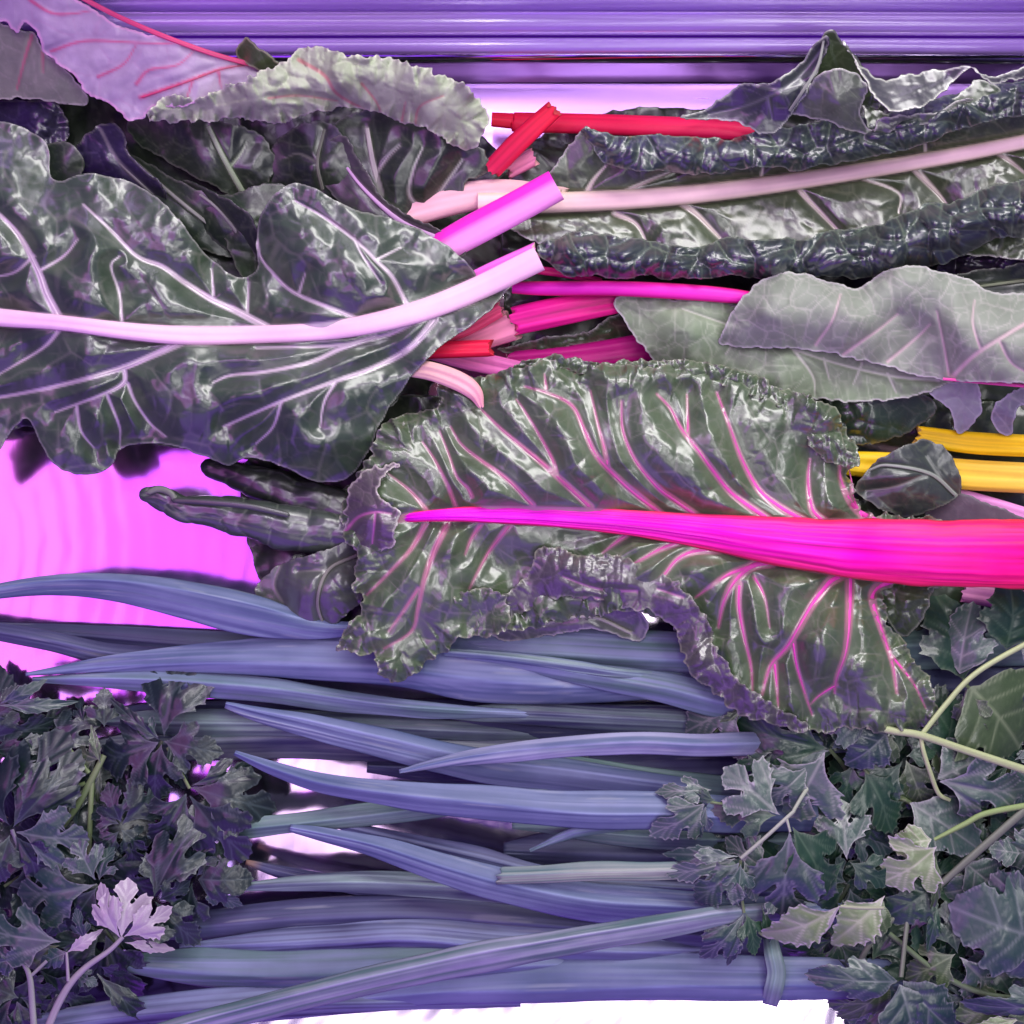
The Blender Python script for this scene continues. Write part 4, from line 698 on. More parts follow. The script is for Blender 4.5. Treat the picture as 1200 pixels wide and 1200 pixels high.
# ================================================================== leeks
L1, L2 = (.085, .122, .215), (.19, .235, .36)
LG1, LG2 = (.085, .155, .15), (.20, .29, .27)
LSHADE1, LSHADE2 = (.04, .045, .10), (.08, .095, .17)  # shade low in the stack put into darker leek tones
leeks = [  # first rows are dark fillers added where gaps need violet shade
 ('dark filler leek leaf added under the leaf with the sharp tip', [(960, 905, 24, 0), (760, 908, 26, 0), (560, 905, 20, 0), (430, 898, 8, 0)], LSHADE1, LSHADE2, dict(under=0)),
 ('dark filler leek leaf added under the torn light green one', [(960, 1005, 26, 0), (800, 1002, 28, 0), (660, 998, 24, 0), (590, 996, 8, 0)], LSHADE1, LSHADE2, dict(under=0)),
 ('dark filler leek leaf added between the bottom leaves and the crossing one', [(940, 1110, 26, 0), (700, 1108, 28, 0), (420, 1110, 26, 0), (260, 1112, 10, 0)], LSHADE1, LSHADE2, dict(under=0)),
 # label, path, colours, extras   (rows x, y, half width, height), base to tip
 ('deep shaded leek leaf at the bottom of the stack below the broad top leaf', [(520, 770, 20, 6), (250, 757, 17, 6), (60, 742, 12, 6), (-60, 738, 10, 6)], LSHADE1, LSHADE2, {}),
 ('narrow dark leek leaf crossing the left edge below the topmost leaf', [(260, 772, 8, 18), (140, 768, 13, 20), (60, 752, 12, 22), (-60, 730, 10, 22)], LSHADE1, LSHADE2, {}),
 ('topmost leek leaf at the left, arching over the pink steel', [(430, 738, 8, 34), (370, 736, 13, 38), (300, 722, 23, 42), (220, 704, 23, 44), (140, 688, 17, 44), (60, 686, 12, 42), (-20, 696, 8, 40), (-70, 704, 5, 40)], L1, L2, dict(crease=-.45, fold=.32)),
 ('dark leek leaf lowest of all under the middle of the stack', [(860, 850, 22, 4), (600, 845, 24, 4), (400, 842, 22, 4), (210, 838, 16, 4)], LSHADE1, LSHADE2, {}),
 ('broad dark green leek leaf showing a grey end at the left of the stack', [(560, 880, 18, 8), (420, 870, 22, 8), (320, 868, 22, 8), (195, 872, 20, 8)], LSHADE1, (.2, .24, .24), {}),
 ('dull green leek leaf above the broad dark end at the left', [(520, 856, 12, 14), (400, 850, 16, 14), (290, 848, 18, 14), (205, 846, 16, 14)], LSHADE1, LG2, {}),
 ('widest leek leaf with a long pointed tip across the top of the stack', [(830, 795, 22, 26), (700, 790, 34, 30), (580, 784, 40, 32), (470, 776, 30, 32), (380, 772, 27, 32), (290, 770, 22, 32), (200, 773, 16, 30), (110, 780, 8, 28), (30, 790, 2, 26)], L1, L2, dict(crease=.35, fold=.2)),
 ('leek leaf with a bright lower edge just under the widest one', [(600, 836, 6, 24), (500, 832, 10, 26), (420, 824, 13, 28), (320, 810, 15, 28), (230, 802, 15, 28), (130, 797, 10, 26), (38, 796, 3, 24)], LG1, L2, dict(crease=-.2, fold=.4)),
 ('wide blue grey leek leaf half hidden by the frilly leaf margin', [(880, 768, 24, 30), (760, 764, 26, 32), (650, 758, 24, 32), (560, 756, 14, 30), (520, 760, 5, 30)], LG1, L2, dict(crease=.3)),
 ('pale leek leaf with a sharp tip right below the frilly leaf strip', [(860, 824, 22, 38), (780, 806, 19, 40), (700, 792, 15, 40), (620, 778, 9, 38), (545, 770, 3, 36)], LG1, L2, dict(crease=.1, fold=.3)),
 ('thin leek leaf with a white rim along the lower side of the widest leaf', [(740, 790, 5, 44), (680, 782, 7, 44), (600, 771, 6, 42), (520, 764, 4, 40)], L1, LG2, dict(fold=.2)),
 ('leek leaf with a kinked end, in the dark gap between two broad leaves', [(860, 848, 18, 16), (740, 842, 17, 18), (620, 836, 13, 20), (560, 836, 9, 22), (512, 838, 4, 22)], LSHADE1, LG2, dict(fold=.35)),
 ('leek leaf with a light tip starting below the bright edged one', [(800, 925, 14, 22), (660, 908, 20, 28), (560, 896, 20, 32), (450, 872, 18, 34), (360, 850, 14, 34), (300, 836, 9, 34), (264, 826, 4, 34)], L1, L2, dict(crease=-.3, fold=.3)),
 ('grey green leek leaf slanting in the dark right part of the stack', [(880, 930, 18, 18), (760, 918, 18, 20), (660, 898, 14, 22), (580, 888, 8, 22)], LG1, LG2, {}),
 ('short bright leek leaf curving down to a tip in the middle of the stack', [(880, 872, 14, 44), (820, 873, 13, 46), (740, 870, 13, 48), (640, 877, 13, 48), (560, 886, 10, 46), (510, 895, 6, 44), (468, 905, 1.5, 42)], L1, (.32, .34, .46), dict(fold=.3)),
 ('long leek leaf with white scuffs across the middle of the stack', [(860, 954, 22, 44), (780, 950, 23, 46), (680, 949, 22, 48), (560, 940, 20, 48), (460, 930, 16, 48), (380, 918, 12, 46), (320, 900, 8, 44), (275, 882, 3, 42)], L1, L2, dict(crease=.1, fold=.3)),
 ('grey blue leek leaf rising to the left under the scuffed one', [(640, 930, 10, 26), (520, 944, 13, 30), (430, 955, 14, 32), (340, 965, 12, 32), (262, 972, 13, 30)], LG1, LG2, dict(fold=.25)),
 ('green grey leek leaf under the scuffed one, meeting the parsley', [(880, 984, 16, 20), (780, 980, 17, 22), (700, 974, 14, 24), (640, 968, 9, 24), (600, 968, 4, 24)], LG1, LG2, {}),
 ('tiny pointed leek tip in the dark gap over the steel', [(690, 972, 7, 36), (660, 980, 6, 36), (621, 997, 1.5, 34)], LG1, L2, {}),
 ('slim leek leaf running down to the right over bare steel', [(640, 1022, 8, 26), (560, 1004, 12, 28), (480, 986, 9, 28), (420, 972, 7, 28), (392, 966, 4, 28)], LSHADE1, L2, {}),
 ('light green leek leaf with a torn jagged end', [(850, 1018, 10, 50), (770, 1020, 11, 50), (680, 1022, 11.5, 50), (585, 1026, 10, 48)], LG1, (.32, .37, .30), dict(jag=5, fold=.15)),
 ('dull leek leaf under the torn light green one', [(880, 1045, 16, 18), (780, 1040, 18, 20), (660, 1034, 14, 22), (560, 1024, 10, 22)], LSHADE1, L2, {}),
 ('long violet leek leaf sloping from bare steel to the right bunch', [(900, 1068, 18, 30), (800, 1064, 20, 36), (700, 1058, 23, 38), (600, 1040, 21, 40), (520, 1018, 17, 40), (440, 992, 13, 38), (380, 978, 9, 36), (340, 970, 5, 36)], L1, L2, dict(crease=-.1, fold=.3)),
 ('short dark leek leaf with a brownish tip at the left of the steel gap', [(460, 1044, 10, 12), (380, 1032, 9, 14), (330, 1022, 8, 16), (288, 1010, 3, 18)], LSHADE1, LSHADE2, dict(tipc=(.4, .25, .18))),
 ('grey leek leaf with a pale tip beside the left parsley', [(660, 1048, 14, 16), (540, 1040, 16, 18), (430, 1034, 13, 22), (340, 1036, 9, 24), (276, 1040, 4, 24)], LSHADE1, LG2, {}),
 ('shaded purple leek leaf below the steel gap', [(860, 1098, 22, 14), (680, 1086, 24, 16), (500, 1072, 24, 16), (360, 1074, 22, 16), (215, 1086, 16, 14)], LSHADE1, LSHADE2, {}),
 ('dusky leek leaf under the crossing one, lit along a bent fold', [(760, 1110, 18, 20), (600, 1104, 22, 22), (480, 1094, 18, 24), (400, 1098, 16, 22), (300, 1104, 12, 22)], LSHADE1, L2, dict(crease=.3)),
 ('broad lowest but one leek leaf fading under the left parsley', [(620, 1120, 26, 20), (480, 1126, 30, 22), (360, 1132, 30, 22), (240, 1132, 24, 22), (140, 1128, 10, 20)], LG1, L2, dict(crease=.4)),
 ('wide bottom leek leaf lying along the white front of the tray', [(1000, 1146, 24, 20), (880, 1146, 27, 22), (760, 1144, 29, 22), (640, 1144, 31, 22), (520, 1150, 28, 22), (400, 1166, 18, 20), (280, 1180, 8, 18)], L1, L2, dict(crease=.45, fold=.22)),
 ('leek leaf along the bottom left corner of the stack', [(480, 1170, 14, 18), (360, 1172, 20, 22), (240, 1180, 22, 24), (120, 1192, 18, 24), (-20, 1214, 12, 22)], LSHADE1, L2, dict(crease=.2)),
 ('light leek leaf crossing diagonally over the others to the bottom left', [(858, 1072, 11, 50), (810, 1080, 13, 60), (740, 1092, 15, 64), (640, 1108, 17, 64), (540, 1126, 18, 62), (440, 1148, 17, 60), (340, 1172, 16, 56), (240, 1198, 14, 50), (140, 1226, 12, 46)], LG1, (.30, .32, .40), dict(crease=-.35, fold=.4)),
 ('broad greenish leek end at the right edge below the pink stem', [(1260, 752, 26, 10), (1160, 754, 28, 12), (1060, 756, 28, 12)], LG1, LG2, {}),
 ('dark leek leaf at the right edge behind the rounded herb leaves', [(1260, 800, 24, 6), (1160, 806, 26, 6), (1040, 800, 26, 6)], LSHADE1, LSHADE2, {}),
]
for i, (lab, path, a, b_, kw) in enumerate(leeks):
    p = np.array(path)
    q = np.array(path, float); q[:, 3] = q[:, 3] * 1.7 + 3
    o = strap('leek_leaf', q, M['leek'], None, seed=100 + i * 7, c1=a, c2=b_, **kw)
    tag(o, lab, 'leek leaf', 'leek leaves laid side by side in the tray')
o = strap('leek_leaf', [(902, 1098, 8, 40), (906, 1118, 10, 60), (910, 1140, 11, 62), (906, 1162, 11, 56), (902, 1178, 9, 24)], M['leek'], None, seed=401, c1=LG1, c2=LG2, fold=.1, step=2.5, under=0)
tag(o, 'short leek strip bent upright like a tie around the bottom leaf', 'leek leaf', 'leek leaves laid side by side in the tray')

# ================================================================== parsley
HALF = {
 'toothed': [(0, 1), (8, 3), (16, 9), (22, 20), (26, 32), (28, 41), (33, 38), (36, 47), (41, 42), (46, 47), (48, 39), (54, 38), (52, 28), (45, 19), (43, 15), (52, 15), (60, 20), (65, 28), (69, 23), (74, 28), (77, 20), (84, 21), (86, 13), (93, 10), (95, 4), (100, 0)],
 'lobed': [(0, 1), (8, 2), (18, 6), (28, 14), (35, 26), (38, 37), (43, 33), (47, 43), (52, 38), (57, 47), (62, 41), (68, 44), (69, 36), (75, 35), (72, 26), (62, 14), (55, 8), (64, 9), (74, 15), (79, 22), (83, 17), (88, 20), (90, 12), (95, 11), (96, 5), (100, 0)],
 'rounded': [(0, 1), (6, 6), (13, 17), (18, 29), (24, 32), (27, 39), (33, 37), (37, 44), (43, 41), (48, 45), (52, 38), (56, 36), (54, 29), (53, 25), (60, 26), (65, 32), (70, 28), (75, 30), (79, 23), (85, 22), (88, 14), (94, 11), (96, 5), (100, 0)],
 'slim': [(0, 1), (15, 4), (25, 13), (34, 16), (40, 24), (46, 20), (53, 26), (58, 19), (66, 22), (70, 15), (78, 16), (84, 9), (92, 7), (100, 0)],
}
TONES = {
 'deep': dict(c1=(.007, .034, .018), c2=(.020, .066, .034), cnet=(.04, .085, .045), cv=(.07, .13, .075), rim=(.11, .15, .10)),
 'ink': dict(c1=(.003, .012, .010), c2=(.010, .026, .022), cnet=(.02, .04, .035), cv=(.05, .08, .075), rim=(.07, .10, .09)),  # darker tone for the left bunch, its shade put into the colour
 'blue': dict(c1=(.008, .034, .028), c2=(.024, .072, .056), cnet=(.10, .125, .12), cv=(.14, .18, .17), rim=(.18, .2, .2)),
 'grey': dict(c1=(.022, .064, .044), c2=(.058, .118, .084), cnet=(.17, .19, .17), cv=(.24, .27, .24), rim=(.33, .33, .33)),
 'green': dict(c1=(.028, .058, .020), c2=(.055, .095, .036), cnet=(.09, .14, .06), cv=(.2, .26, .14), rim=(.2, .25, .15)),
 'pale': dict(c1=(.10, .19, .05), c2=(.22, .30, .14), cnet=(.36, .42, .24), cv=(.46, .5, .34), rim=(.55, .5, .5)),
 'lilac': dict(c1=(.28, .22, .30), c2=(.40, .34, .40), cnet=(.42, .36, .42), cv=(.46, .42, .44), rim=(.5, .44, .48)),
}
_cache = {}
def leaflet_mesh(kind, var, tone):
    k = (kind, var, tone)
    if k in _cache: return _cache[k]
    r = random.Random(hash(kind) % 1000 if False else len(kind) * 31 + var * 7)
    h = HALF[kind]
    up = [(x + r.uniform(-2, 2) * (0 < x < 100), y * r.uniform(.86, 1.12)) for x, y in h]
    dn = [(x + r.uniform(-2, 2) * (0 < x < 100), -y * r.uniform(.86, 1.12)) for x, y in h]
    ol = up + dn[-2:0:-1]
    d = [(0, 0, 0), (30, 0, 3), (60, 0, 0), (100, 0, -12 - 6 * var)]
    for sgn in (1, -1):
        d += [(25, sgn * 20, 7 + r.uniform(-2, 3)), (28, sgn * 42, r.uniform(-6, 9)), (45, sgn * 40, r.uniform(-10, 6)), (66, sgn * 26, r.uniform(-6, 5)), (82, sgn * 18, -9 + r.uniform(-4, 4)), (50, sgn * 12, 5)]
    vs = [[(0, 0, 1.4), (50, 0, .9), (97, 0, .3)]]
    if kind in ('toothed', 'lobed'):
        br = [((3, 0), (30, 17), (52, 38)), ((18, 9), (30, 20), (38, 34)), ((30, 17), (48, 27), (66, 38)), ((52, 0), (66, 8), (79, 20)), ((66, 0), (78, 7), (88, 16))]
    elif kind == 'rounded':
        br = [((6, 0), (16, 16), (24, 34)), ((24, 0), (36, 18), (50, 39)), ((48, 0), (60, 14), (74, 30))]
    else:
        br = [((20, 0), (30, 7), (42, 18)), ((45, 0), (55, 7), (66, 17))]
    for sgn in (1, -1):
        for q in br: vs.append([(x, sgn * y, w) for (x, y), w in zip(q, (.8, .55, .2))])
    b = Blade(ol, d, vs, step=2.4, seed=var * 13 + len(kind), smooth=1, wob=.5, wob_l=4, pucker=1.2, cell=15, cell2=7, quilt=.8, rough=.9, vein_groove=.25, quilt_w=6, rimw=.9, net=.7, **TONES[tone])
    tmp = b.build('leaflet', M['parsley'], None, solid=None)
    me = tmp.data
    # back from tray metres to a unit leaflet (length 1, root at the origin)
    g = b
    co = np.empty(len(me.vertices) * 3); me.vertices.foreach_get('co', co); co = co.reshape(-1, 3)
    z = co[:, 2] / S; kk = (H - z) / H * S
    px = co[:, 0] / kk + 600; py = 600 - co[:, 1] / kk
    out = np.stack([px / 100, -py / 100, z / 100], 1)
    me.vertices.foreach_set('co', out.ravel()); me.update()
    bpy.data.objects.remove(tmp)
    _cache[k] = me
    return me

from mathutils import Matrix, Vector
def leaflet(parent, bx, by, tx, ty, wf=1., kind='toothed', var=0, tone='deep', z=60, dz=0, roll=0., name='leaflet'):
    me = leaflet_mesh(kind, var, tone)
    a = world(np.array([[bx, by, z], [tx, ty, z + dz]]))
    d = Vector(a[1] - a[0]); L = d.length; d.normalize()
    side = Vector((0, 0, 1)).cross(d).normalized(); up = d.cross(side)
    side2 = side * math.cos(roll) + up * math.sin(roll); up2 = d.cross(side2)
    wf = wf * 1.28
    o = bpy.data.objects.new(name, me); COL.objects.link(o); o.parent = parent
    m = Matrix.Identity(4)
    for r in range(3):
        m[r][0] = d[r] * L; m[r][1] = side2[r] * L * wf; m[r][2] = up2[r] * L; m[r][3] = a[0][r] - parent['_w'][r]
    o.matrix_local = m
    return o

def sprig(label, at, z, leaves, stems=(), tone='deep', group=None, stemc=(.16, .22, .10), name='parsley_sprig', cat='parsley'):
    t = thing(name, label, cat, (at[0], at[1], 0), group)
    if group == GR and z > 40 and at[0] < 1010: stems = [[(q[0], q[1], q[2], q[3] + (26 if q[3] > 44 else 0)) for q in s] for s in stems]
    for i, s in enumerate(stems):
        tube('stalk', s, M['stem'], t, n=12, flat=.9, c1=stemc, stripe=.35, ridge=.3, seed=i + int(at[0]), cap=tuple(min(1, c * 1.3) for c in stemc))
    for i, l in enumerate(leaves):
        kw = dict(z=z, tone=tone, var=(i * 2 + int(at[1])) % 3, roll=((i * 37 + int(at[0])) % 11 - 5) * .06, dz=((i * 53 + int(at[0])) % 7 - 4) * 3)
        if len(l) > 4: kw.update(l[4])
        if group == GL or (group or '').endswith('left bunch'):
            kw['tone'] = {'deep': 'ink', 'blue': 'ink', 'grey': 'blue'}.get(kw['tone'], kw['tone'])  # left leaflets swapped to darker tones to stand for blocked light
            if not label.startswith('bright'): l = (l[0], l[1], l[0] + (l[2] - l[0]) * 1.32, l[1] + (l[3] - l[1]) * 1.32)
        if group == GR and z > 40 and at[0] < 1010: kw['z'] += 26
        leaflet(t, *l[:4], **kw)
    return t

GR, GL = 'parsley bunch on the right', 'parsley bunch on the left'
D = dict
# ---- right bunch (rows: root x, y, tip x, y, options)
sprig('pale olive parsley sprig poking out under the frilly leaf, lit from above', (868, 826), 44, [(872, 824, 800, 858, D(wf=.9, kind='toothed', tone='grey')), (872, 826, 838, 860, D(wf=.6, kind='slim', tone='green', z=46)), (868, 822, 808, 832, D(wf=.5, kind='slim', tone='grey', z=40))], [[(866, 826, 2, 42), (880, 840, 2.5, 36), (900, 860, 2.5, 20)]], group=GR)
sprig('long toothed parsley leaf pair pointing left below the frilly leaf tip', (970, 878), 56, [(972, 878, 858, 850, D(wf=.6)), (972, 880, 878, 890, D(wf=.55, tone='blue')), (974, 878, 1005, 850, D(wf=.7, tone='deep'))], [[(972, 878, 2, 56), (990, 900, 2.5, 40), (1010, 940, 3, 20)]], group=GR)
sprig('rounded blue green herb leaves at the cut end of the pale green stem', (1018, 850), 96, [(1018, 848, 956, 836, D(wf=1.0, kind='rounded', tone='blue', var=1, roll=.1)), (1030, 850, 1034, 797, D(wf=1.05, kind='rounded', tone='blue', var=2, z=92)), (1040, 858, 994, 900, D(wf=.85, kind='rounded', tone='blue', z=92)), (1046, 862, 1020, 905, D(wf=.7, kind='rounded', tone='green', z=82))],
      [[(1016, 850, 4.5, 108), (1050, 857, 4.5, 108), (1080, 862, 4.5, 108), (1140, 882, 4.5, 104), (1240, 915, 5, 92)], [(1080, 861, 3, 106), (1108, 826, 3.4, 100), (1135, 796, 3.4, 96), (1170, 772, 3.4, 92), (1240, 735, 3.4, 80)], [(1079, 862, 2.6, 106), (1082, 880, 2.8, 104), (1090, 905, 2.8, 96), (1100, 930, 2.6, 82), (1114, 938, 2.2, 70)]], group=GR, stemc=(.42, .50, .24))
sprig('two large smooth herb leaflets standing up under the magenta midrib', (1128, 800), 62, [(1128, 798, 1105, 690, D(wf=.75, kind='rounded', tone='deep', z=60, roll=.25)), (1124, 790, 1138, 704, D(wf=.72, kind='rounded', tone='grey', z=66, roll=-.5, var=1))], [[(1128, 796, 2, 64), (1134, 803, 2.2, 84)]], group=GR)
sprig('upright herb leaf cut by the right edge under the pink stem', (1180, 758), 76, [(1178, 762, 1192, 680, D(wf=.9, kind='rounded', tone='deep', roll=.2)), (1195, 755, 1240, 770, D(wf=.8, kind='rounded', tone='grey'))], group=GR)
sprig('big glossy green herb leaf right of the forked stem', (1136, 806), 80, [(1134, 804, 1205, 880, D(wf=1.15, kind='rounded', tone='green', var=1, roll=-.15)), (1132, 806, 1148, 874, D(wf=.6, kind='toothed', tone='green', z=76, roll=.5))], [[(1136, 806, 2, 82), (1130, 802, 2, 92)]], group=GR)
sprig('dark green leaf hidden in the angle of the forked stem', (1098, 880), 60, [(1100, 890, 1125, 820, D(wf=.8, kind='rounded', tone='deep')), (1090, 880, 1130, 905, D(wf=.7, kind='rounded', tone='green'))], group=GR)
sprig('pale silvery glossy leaf beside the curved green stalk', (1098, 916), 84, [(1098, 914, 1215, 935, D(wf=.62, kind='toothed', tone='grey', var=2)), (1098, 912, 1170, 878, D(wf=.8, kind='rounded', tone='grey', z=78))], group=GR)
sprig('silver veined parsley leaf pair with a white stalk, at the front of the right bunch', (920, 958), 86, [(914, 956, 850, 900, D(wf=.8, kind='lobed', tone='grey', var=1)), (910, 956, 832, 950, D(wf=.62, tone='deep', roll=.15)), (926, 972, 915, 1082, D(wf=.75, kind='lobed', tone='blue', roll=.25)), (928, 968, 978, 1054, D(wf=.65, tone='deep', roll=-.3))], [[(931, 950, 2.2, 86), (918, 962, 2.4, 88), (895, 983, 2.4, 86), (868, 1006, 2.4, 82)], [(930, 950, 2.2, 86), (942, 930, 2.4, 74), (960, 905, 2.6, 54)], [(922, 960, 1.8, 88), (926, 975, 1.5, 88)]], group=GR, stemc=(.36, .40, .30))
sprig('pale crinkled parsley leaf hanging down from the dark cluster', (945, 900), 78, [(968, 880, 925, 962, D(wf=.95, kind='lobed', tone='grey', z=74)), (950, 895, 898, 945, D(wf=.8, kind='lobed', tone='grey', z=70, var=2))], group=GR)
sprig('violet parsley leaflets fanning out at the end of the white stalk', (868, 1006), 80, [(866, 1004, 775, 1000, D(wf=.42, kind='slim', tone='blue')), (862, 1006, 780, 1030, D(wf=.5, tone='grey', z=74)), (868, 1010, 812, 1062, D(wf=.72, kind='toothed', tone='blue', roll=.2)), (868, 1012, 862, 1064, D(wf=.7, tone='blue', roll=-.2)), (872, 1008, 888, 1060, D(wf=.55, tone='grey', z=70))], group=GR)
sprig('purple parsley leaflets pointing down over the bottom leek leaf', (872, 1070), 62, [(872, 1070, 824, 1130, D(wf=.55, tone='blue', kind='lobed')), (872, 1072, 852, 1138, D(wf=.42, kind='slim', tone='blue')), (874, 1070, 888, 1122, D(wf=.6, tone='deep')), (892, 1060, 905, 1110, D(wf=.4, kind='slim', tone='deep'))], [[(872, 1070, 1.8, 62), (866, 1030, 1.8, 70), (868, 1008, 1.8, 78)]], group=GR)
sprig('silver green parsley leaf at the left tip of the right bunch', (815, 945), 70, [(828, 940, 762, 985, D(wf=.7, tone='grey', kind='toothed')), (828, 944, 808, 990, D(wf=.5, tone='blue')), (834, 926, 768, 928, D(wf=.45, tone='grey', kind='toothed', z=66)), (840, 938, 800, 930, D(wf=.5, tone='deep', z=74))], [[(832, 940, 1.8, 70), (860, 945, 2, 66), (900, 955, 2, 50)]], group=GR)
sprig('dark toothed parsley leaf in the middle of the right bunch', (1025, 912), 74, [(1012, 900, 1052, 980, D(wf=.75, tone='deep', kind='toothed')), (1020, 935, 1018, 1012, D(wf=.7, tone='deep', kind='rounded', z=56)), (1000, 895, 985, 950, D(wf=.7, tone='deep', z=66))], [[(1010, 898, 2, 74), (1024, 912, 2.2, 72), (1080, 950, 2.4, 50)]], group=GR)
sprig('small cream green parsley leaf glowing in the right bunch', (1095, 985), 92, [(1098, 992, 1036, 1040, D(wf=.95, kind='toothed', tone='pale', var=1, roll=-.1)), (1092, 984, 1042, 992, D(wf=.8, kind='rounded', tone='pale', z=90)), (1096, 1000, 1096, 1080, D(wf=.3, kind='slim', tone='green', z=84))], [[(1095, 984, 2.2, 92), (1130, 966, 3.4, 90), (1160, 952, 3.6, 88), (1240, 938, 4, 80)]], group=GR, stemc=(.24, .34, .12))
sprig('grey green drooping leaf behind the cream green one', (1070, 945), 66, [(1066, 940, 1158, 1000, D(wf=.6, kind='rounded', tone='grey')), (1130, 1010, 1180, 1050, D(wf=.8, kind='rounded', tone='grey', z=58)), (1068, 900, 1060, 950, D(wf=.8, kind='rounded', tone='green'))], [[(1062, 938, 2, 64), (1030, 930, 2, 50)]], group=GR)
sprig('pointed pale green parsley leaf lying above the leek tie', (990, 1063), 80, [(985, 1062, 893, 1106, D(wf=.95, kind='slim', tone='pale', var=2, roll=-.25)), (985, 1062, 940, 1108, D(wf=.42, kind='slim', tone='lilac', z=76))], [[(985, 1062, 2, 80), (1010, 1064, 2, 78), (1036, 1064, 2, 74)]], group=GR, stemc=(.36, .40, .25))
sprig('yellow green parsley leaf beside the pointed pale one', (1038, 1055), 74, [(1038, 1050, 974, 1112, D(wf=1.0, kind='slim', tone='pale', roll=.2)), (1036, 1056, 1010, 1110, D(wf=.6, kind='rounded', tone='green', z=70))], group=GR)
sprig('black green folded leaf with a violet flank at the grey stalk', (1096, 1040), 70, [(1098, 1036, 1036, 1080, D(wf=.7, kind='rounded', tone='deep')), (1094, 1046, 1070, 1100, D(wf=.5, kind='slim', tone='lilac', z=60)), (1096, 1048, 1090, 1120, D(wf=.4, kind='slim', tone='deep'))], [[(1098, 1040, 4, 82), (1125, 1016, 4.5, 84), (1150, 994, 4.8, 84), (1240, 915, 5, 80)], [(1062, 1064, 3, 60), (1025, 1098, 3.5, 60), (1000, 1142, 3.5, 50)], [(1066, 1062, 2.5, 62), (1062, 1090, 2.8, 68), (1056, 1145, 2.8, 76)]], group=GR, stemc=(.17, .19, .14))
sprig('large blue green crinkled leaf at the right edge of the right bunch', (1215, 1090), 92, [(1222, 1100, 1116, 1066, D(wf=1.0, kind='rounded', tone='blue', var=1)), (1220, 1080, 1185, 1150, D(wf=1.0, kind='rounded', tone='blue', z=88)), (1222, 1070, 1165, 1030, D(wf=.9, kind='rounded', tone='blue', z=88))], group=GR)
sprig('violet silver leaves spread from a stalk at the bottom edge', (1055, 1150), 82, [(1052, 1150, 946, 1146, D(wf=.42, kind='rounded', tone='blue', roll=.1)), (1054, 1152, 1078, 1240, D(wf=.75, kind='rounded', tone='lilac' if False else 'blue', var=2)), (1058, 1148, 1120, 1215, D(wf=.65, kind='rounded', tone='blue', z=78)), (1044, 1150, 985, 1200, D(wf=.6, kind='rounded', tone='green', z=60))], group=GR)
sprig('blue grey leaf at the bottom right corner', (1200, 1180), 78, [(1250, 1170, 1130, 1186, D(wf=.35, kind='rounded', tone='blue')), (1220, 1190, 1170, 1225, D(wf=.7, kind='rounded', tone='green')), (1200, 1192, 1130, 1210, D(wf=.4, kind='slim', tone='pale', z=74))], [[(1042, 1094, 3, 56), (1100, 1140, 3.5, 60), (1160, 1166, 3.5, 62), (1240, 1172, 3.5, 60)]], group=GR, stemc=(.12, .17, .09))
sprig('faint lilac leaves half hidden under the large blue green one', (1200, 1115), 60, [(1200, 1110, 1134, 1140, D(wf=.8, kind='rounded', tone='grey')), (1205, 1120, 1160, 1160, D(wf=.9, kind='rounded', tone='grey', z=56)), (1195, 1000, 1160, 995, D(wf=.9, kind='rounded', tone='grey', z=70)), (1230, 985, 1168, 1010, D(wf=.8, kind='rounded', tone='grey', z=72)), (1180, 1025, 1108, 1050, D(wf=.6, kind='rounded', tone='grey', z=52))], group=GR)

sprig('broad silvery green divided leaf in the lower middle of the right bunch', (990, 1010), 58, [(990, 1008, 930, 1050, D(wf=.8, kind='lobed', tone='deep')), (992, 1008, 985, 935, D(wf=.8, kind='lobed', tone='grey', var=1)), (996, 1010, 1050, 1040, D(wf=.7, kind='toothed', tone='deep'))], group=GR)
sprig('dark divided leaf under the forked pale green stem', (1060, 890), 70, [(1058, 892, 1010, 940, D(wf=.8, kind='lobed', tone='deep')), (1062, 890, 1085, 950, D(wf=.75, kind='toothed', tone='green', var=1)), (1062, 886, 1100, 880, D(wf=.7, kind='toothed', tone='deep'))], group=GR)
sprig('glossy green divided leaf at the lower right between two grey stalks', (1120, 1120), 66, [(1120, 1118, 1060, 1150, D(wf=.7, kind='toothed', tone='green')), (1122, 1118, 1110, 1060, D(wf=.8, kind='lobed', tone='deep', var=2)), (1124, 1120, 1170, 1165, D(wf=.8, kind='lobed', tone='grey', var=1))], group=GR)
sprig('teal parsley leaf fanning out left of the dark middle of the right bunch', (905, 1025), 64, [(905, 1024, 850, 985, D(wf=.7, kind='lobed', tone='grey')), (908, 1024, 955, 1000, D(wf=.7, kind='lobed', tone='deep')), (906, 1028, 940, 1085, D(wf=.75, kind='toothed', tone='grey', var=2))], group=GR)
sprig('dark green leaf near the bottom right corner behind the blue grey one', (1190, 1175), 58, [(1190, 1172, 1150, 1110, D(wf=.8, kind='lobed', tone='deep')), (1188, 1176, 1120, 1195, D(wf=.8, kind='toothed', tone='green'))], group=GR)
sprig('small teal leaves under the frilly leaf tip at the top of the right bunch', (905, 880), 50, [(905, 882, 850, 880, D(wf=.6, kind='toothed', tone='grey')), (905, 884, 870, 925, D(wf=.8, kind='lobed', tone='deep')), (908, 884, 940, 925, D(wf=.8, kind='lobed', tone='blue'))], group=GR)

